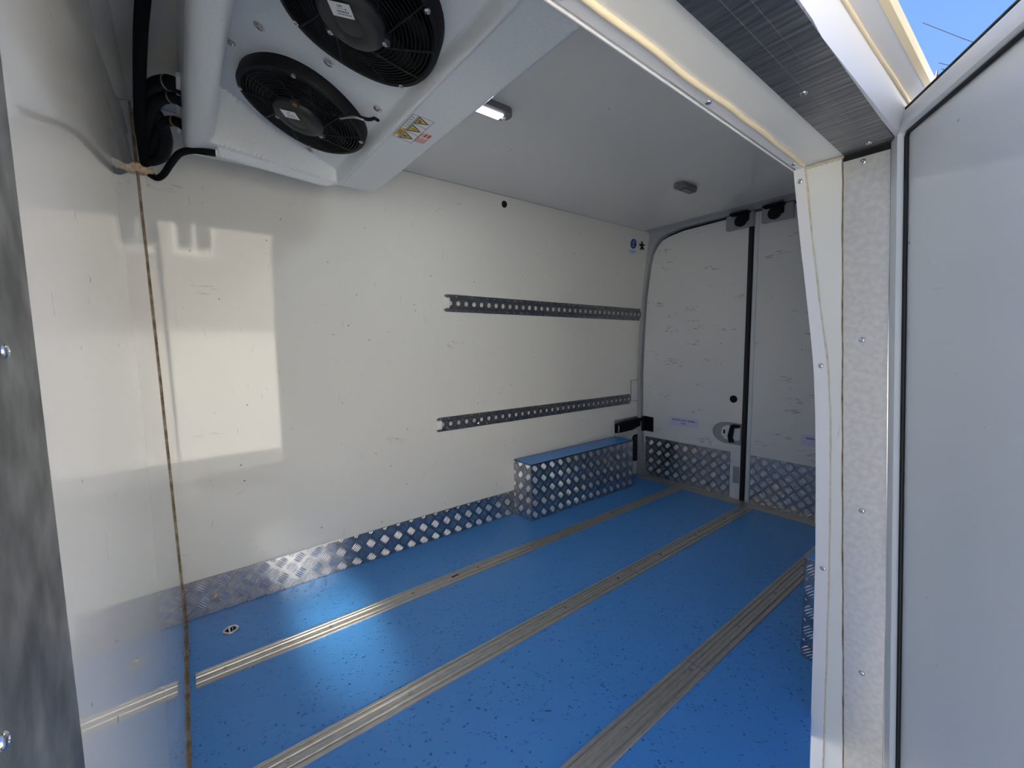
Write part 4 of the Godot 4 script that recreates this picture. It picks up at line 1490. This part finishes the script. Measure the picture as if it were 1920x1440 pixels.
func wall_fittings() -> void:
	lashing_rail("perforated steel lashing rail higher up on the side wall", 1.165, 2.85, 1.222, 1.312, -0.013)
	lashing_rail("perforated steel lashing rail lower down on the side wall", 1.108, 2.765, 0.586, 0.662, -0.012)
	# hole under the roof with a torn black plug
	var y := 1.812
	var mb := MB.new()
	mb.lathe(PackedVector2Array([Vector2(0.019, 0.0), Vector2(0.018, 0.003), Vector2(0.012, 0.004), Vector2(0, 0.002)]), Vector3(1.515, y, wall_z(y) + 0.0005), Vector3(0, -0.11, 1), 9)
	tag(obj("hole_plug", mb, M.dark), "ragged black plug in the side wall below the ceiling edge", "plug")
	# blue round sticker
	var im := Image.create(64, 96, false, Image.FORMAT_RGB8)
	im.fill(Color(0.82, 0.84, 0.87))
	var blue := Color(0.10, 0.16, 0.42)
	for yy in 60:
		for xx in 52:
			var d := Vector2((xx - 26) / 23.0, (yy - 30) / 27.0)
			if d.length() < 1.0:
				im.set_pixel(6 + xx, 4 + yy, blue)
	var pale := Color(0.62, 0.67, 0.78)
	for q in [Rect2i(14, 26, 36, 3), Rect2i(30, 10, 4, 46), Rect2i(18, 40, 12, 3), Rect2i(38, 16, 8, 3), Rect2i(36, 46, 8, 3)]:
		im.fill_rect(q, pale)
	for k in 5:
		im.fill_rect(Rect2i(8 + k * 10, 72, 6, 4), Color(0.1, 0.1, 0.12))
		im.fill_rect(Rect2i(10 + k * 9, 82, 5, 3), Color(0.2, 0.2, 0.22))
	var m := mat(Color(1, 1, 1), 0.35)
	m.albedo_texture = ImageTexture.create_from_image(im)
	mb = MB.new()
	var zf := func(q: float) -> float: return wall_z(q) + 0.0012
	mb.print_quad(Vector3(2.635, 1.795, zf.call(1.795)), Vector3(2.735, 1.795, zf.call(1.795)), Vector3(2.735, 1.675, zf.call(1.675)), Vector3(2.635, 1.675, zf.call(1.675)), Vector3(0, 0, 1))
	tag(obj("sticker", mb, m), "small white sticker with a blue disc high in the rear corner", "sticker")
	# black broken clip beside it
	mb = MB.new()
	for k in 5:
		var th := TAU * k / 5.0 + 0.4
		mb.box(Vector3(2.782 + 0.014 * cos(th), 1.748 + 0.016 * sin(th), wall_z(1.748) + 0.006), Vector3(0.032, 0.010, 0.010), 0.002, Basis(Vector3(0, 0, 1), th))
	tag(obj("broken_clip", mb, M.dark), "black broken clip on the wall beside the blue disc sticker", "clip")
	# inspection plate at the end of the lower rail
	var t := thing("cover_plate", "pale screwed cover plate at the rear end of the lower rail", "cover plate")
	mb = MB.new()
	mb.box(Vector3(2.818, 0.672, 0.003), Vector3(0.082, 0.160, 0.005), 0.002)
	obj("plate", mb, M.frame, t)
	mb = MB.new()
	mb.box(Vector3(2.818, 0.672, 0.0015), Vector3(0.088, 0.166, 0.003), 0.001)
	obj("gasket", mb, M.rubber, t)
	var rm := rivet_mesh(0.004)
	for q in [Vector2(2.80, 0.735), Vector2(2.80, 0.61), Vector2(2.84, 0.735)]:
		put("screw", rm, M.steel, t, facing(Vector3(q.x, q.y, 0.0055), Vector3(0, 0, 1)))
	# strap hinge of the rear door
	t = thing("hinge_bracket", "black strap hinge of the rear door in the lower wall corner", "hinge")
	mb = MB.new()
	mb.box(Vector3(2.715, 0.415, 0.003), Vector3(0.29, 0.105, 0.006), 0.002)
	obj("hinge_tray", mb, M.galv, t)
	mb = MB.new()
	mb.extrude(PackedVector2Array([Vector2(2.585, 0.372), Vector2(2.76, 0.372), Vector2(2.80, 0.385), Vector2(2.884, 0.395), Vector2(2.884, 0.455), Vector2(2.80, 0.452), Vector2(2.70, 0.450), Vector2(2.585, 0.438)]), Vector3(0, 0, 0.006), Vector3(1, 0, 0), Vector3(0, 1, 0), Vector3(0, 0, 0.026), 20.0)
	obj("hinge_strap", mb, M.black, t)
	mb = MB.new()
	mb.box(Vector3(2.592, 0.402, 0.0335), Vector3(0.006, 0.052, 0.004), 0.001)
	obj("hinge_pin", mb, M.steel, t)
	mb = MB.new()
	mb.lathe(PackedVector2Array([Vector2(0.012, -0.055), Vector2(0.012, 0.055), Vector2(0, 0.055)]), Vector3(2.872, 0.41, 0.048), Vector3.UP, 14)
	mb.box(Vector3(2.884, 0.41, 0.085), Vector3(0.01, 0.10, 0.075), 0.002)
	obj("hinge_knuckle", mb, M.black, t)
	# black vent flap by the door
	mb = MB.new()
	mb.extrude(PackedVector2Array([Vector2(2.80, 0.135), Vector2(2.806, 0.118), Vector2(2.82, 0.11), Vector2(2.858, 0.11), Vector2(2.858, 0.322), Vector2(2.83, 0.322), Vector2(2.81, 0.315), Vector2(2.80, 0.298)]), Vector3(0, 0, 0.0005), Vector3(1, 0, 0), Vector3(0, 1, 0), Vector3(0, 0, 0.008), 20.0)
	t = thing("vent_flap", "black rubber vent flap between wheel box and rear door", "vent")
	obj("flap_frame", mb, M.dark, t)
	for k in 5:
		mb = MB.new()
		mb.box(Vector3(2.832, 0.15 + k * 0.034, 0.0095), Vector3(0.044, 0.024, 0.003), 0.001, Basis(Vector3(1, 0, 0), -0.12))
		obj("flap_slat", mb, M.rubber, t)
	# buffer at the foot of the near rear corner
	mb = MB.new()
	mb.box(Vector3(2.845, 0.055, 1.245), Vector3(0.03, 0.11, 0.06), 0.008)
	tag(obj("door_buffer", mb, M.white_plastic), "white plastic buffer on the threshold beside the door pillar", "buffer")


func lamps() -> void:
	var rounded := func(cx: float, cz: float, lx: float, lz: float) -> PackedVector2Array:
		var p := PackedVector2Array()
		for i in 32:
			var th := TAU * i / 32.0
			var c := cos(th)
			var s := sin(th)
			p.append(Vector2(cx + signf(c) * (lx / 2 - lz / 2) + c * lz / 2, cz + s * lz / 2))
		return p
	# lit lamp behind the unit
	var t := thing("ceiling_lamp", "switched on strip lamp on the ceiling behind the cooling unit", "lamp", "oval ceiling lamps")
	var mb := MB.new()
	mb.extrude(rounded.call(0.945, 0.768, 0.165, 0.062), Vector3(0, CEIL - 0.020, 0), Vector3(1, 0, 0), Vector3(0, 0, 1), Vector3(0, 0.021, 0), 20.0)
	obj("lamp_body", mb, M.lamp_grey, t)
	mb = MB.new()
	mb.box(Vector3(0.935, CEIL - 0.0225, 0.762), Vector3(0.115, 0.007, 0.036), 0.003)
	obj("lamp_lens", mb, M.lit, t)
	mb = MB.new()
	mb.lathe(PackedVector2Array([Vector2(0.0085, 0), Vector2(0.0080, 0.004), Vector2(0.005, 0.006), Vector2(0, 0.0062)]), Vector3(1.006, CEIL - 0.020, 0.758), Vector3.DOWN, 16)
	obj("switch", mb, M.white_plastic, t)
	var al := AreaLight3D.new()
	al.name = "lamp_light"
	al.area_size = Vector2(0.115, 0.036)
	al.light_color = Color(0.95, 0.98, 1.0)
	al.light_energy = 0.25
	al.shadow_enabled = true
	al.transform = Transform3D(Basis(Vector3.RIGHT, -PI / 2), Vector3(0.935, CEIL - 0.027, 0.762))
	t.add_child(al)
	# unlit lamp further back
	t = thing("ceiling_lamp", "unlit oval lamp on the ceiling near the rear doors", "lamp", "oval ceiling lamps")
	mb = MB.new()
	mb.extrude(rounded.call(2.19, 0.758, 0.165, 0.062), Vector3(0, CEIL - 0.020, 0), Vector3(1, 0, 0), Vector3(0, 0, 1), Vector3(0, 0.021, 0), 20.0)
	obj("lamp_body", mb, M.lamp_grey, t)
	mb = MB.new()
	mb.box(Vector3(2.215, CEIL - 0.0225, 0.758), Vector3(0.095, 0.007, 0.040), 0.003)
	obj("lamp_lens", mb, M.lens, t)


# ------------------------------------------------------------------ outside

func outside() -> void:
	var mb := MB.new()
	mb.box(Vector3(6, FLOOR_TO_GROUND - 0.05, 10), Vector3(80, 0.1, 60), 0.0)
	struct(obj("ground", mb, M.yard), "pale concrete yard outside the van", "ground")
	mb = MB.new()
	mb.box(Vector3(6, FLOOR_TO_GROUND + 0.001, 0.0), Vector3(80, 0.02, 12.6), 0.0)  # unseen darker sheet, added to dim the ceiling from below
	struct(obj("added_bay", mb, M.asphalt), "grey asphalt parking bay added under the van to cut bounce light on the ceiling", "parking bay")
	# rendered building across the yard, in full sun
	var b := thing("building", "cream rendered building across the yard, behind the camera", "building")
	mb = MB.new()
	mb.box(Vector3(1, 5.0, 22.5), Vector3(40, 11.5, 5.0), 0.02)
	obj("wall", mb, M.plaster, b)
	for i in 5:
		for j in 3:
			mb = MB.new()
			var c := Vector3(-8 + i * 4.4, 1.6 + j * 3.4, 19.98)
			mb.box(c, Vector3(1.3, 1.6, 0.05), 0.01)
			var wn := obj("window", mb, M.white_plastic, b)
			for s in [-1.0, 1.0]:
				mb = MB.new()
				mb.box(c + Vector3(s * 0.31, 0, -0.03), Vector3(0.54, 1.42, 0.02), 0.004)
				obj("pane", mb, M.glass_dark, wn)
	# sun glinting off upper panes of the building, thrown down through the doorway
	var glints := [[Vector3(0.6, 9.6, 19.9), Vector3(0.47, 0.0, 0.22), 0.5, 480.0], [Vector3(1.0, 9.2, 19.9), Vector3(0.45, 0.0, 0.50), 0.5, 520.0]]
	for q in glints:
		var s := SpotLight3D.new()
		s.name = "pane_glint"
		s.light_color = Color(1.0, 0.96, 0.88)
		s.light_energy = q[3]
		s.spot_angle = q[2]
		s.spot_angle_attenuation = 0.9
		s.spot_range = 40.0
		s.spot_attenuation = 2.0
		s.light_size = 0.05
		s.shadow_enabled = true
		s.look_at_from_position(q[0], q[1], Vector3.UP)
		add_child(s, true)
	# overhead wires seen past the roof edge
	for q in [[Vector3(25, 13.88, -2.24), Vector3(25, 11.5, 0.1), "long overhead wire highest in the blue sky"], [Vector3(25, 12.056, -1.67), Vector3(25, 11.1, -0.4), "short overhead wire, upper one of the close pair above the door"], [Vector3(25, 11.79, -1.58), Vector3(25, 10.9, -0.4), "short overhead wire lowest in the sky, just above the open door"]]:
		mb = MB.new()
		var a: Vector3 = q[0]
		var c: Vector3 = q[1]
		mb.tube(PackedVector3Array([a, a.lerp(c, 0.5) - Vector3(0, 0.02, 0), c]), 0.012, 6)
		tag(obj("overhead_wire", mb, M.rubber), q[2], "wire", "overhead wires in the sky")
	mb = MB.new()
	mb.lathe(PackedVector2Array([Vector2(0.01, 0.0), Vector2(0.05, 0.05), Vector2(0.055, 0.16), Vector2(0.03, 0.22), Vector2(0.022, 0.36), Vector2(0, 0.37)]), Vector3(25, 11.41, -1.70), Vector3.UP, 10)
	tag(obj("wire_insulator", mb, M.red), "tiny dark red insulator hanging near the roof edge in the sky", "insulator")
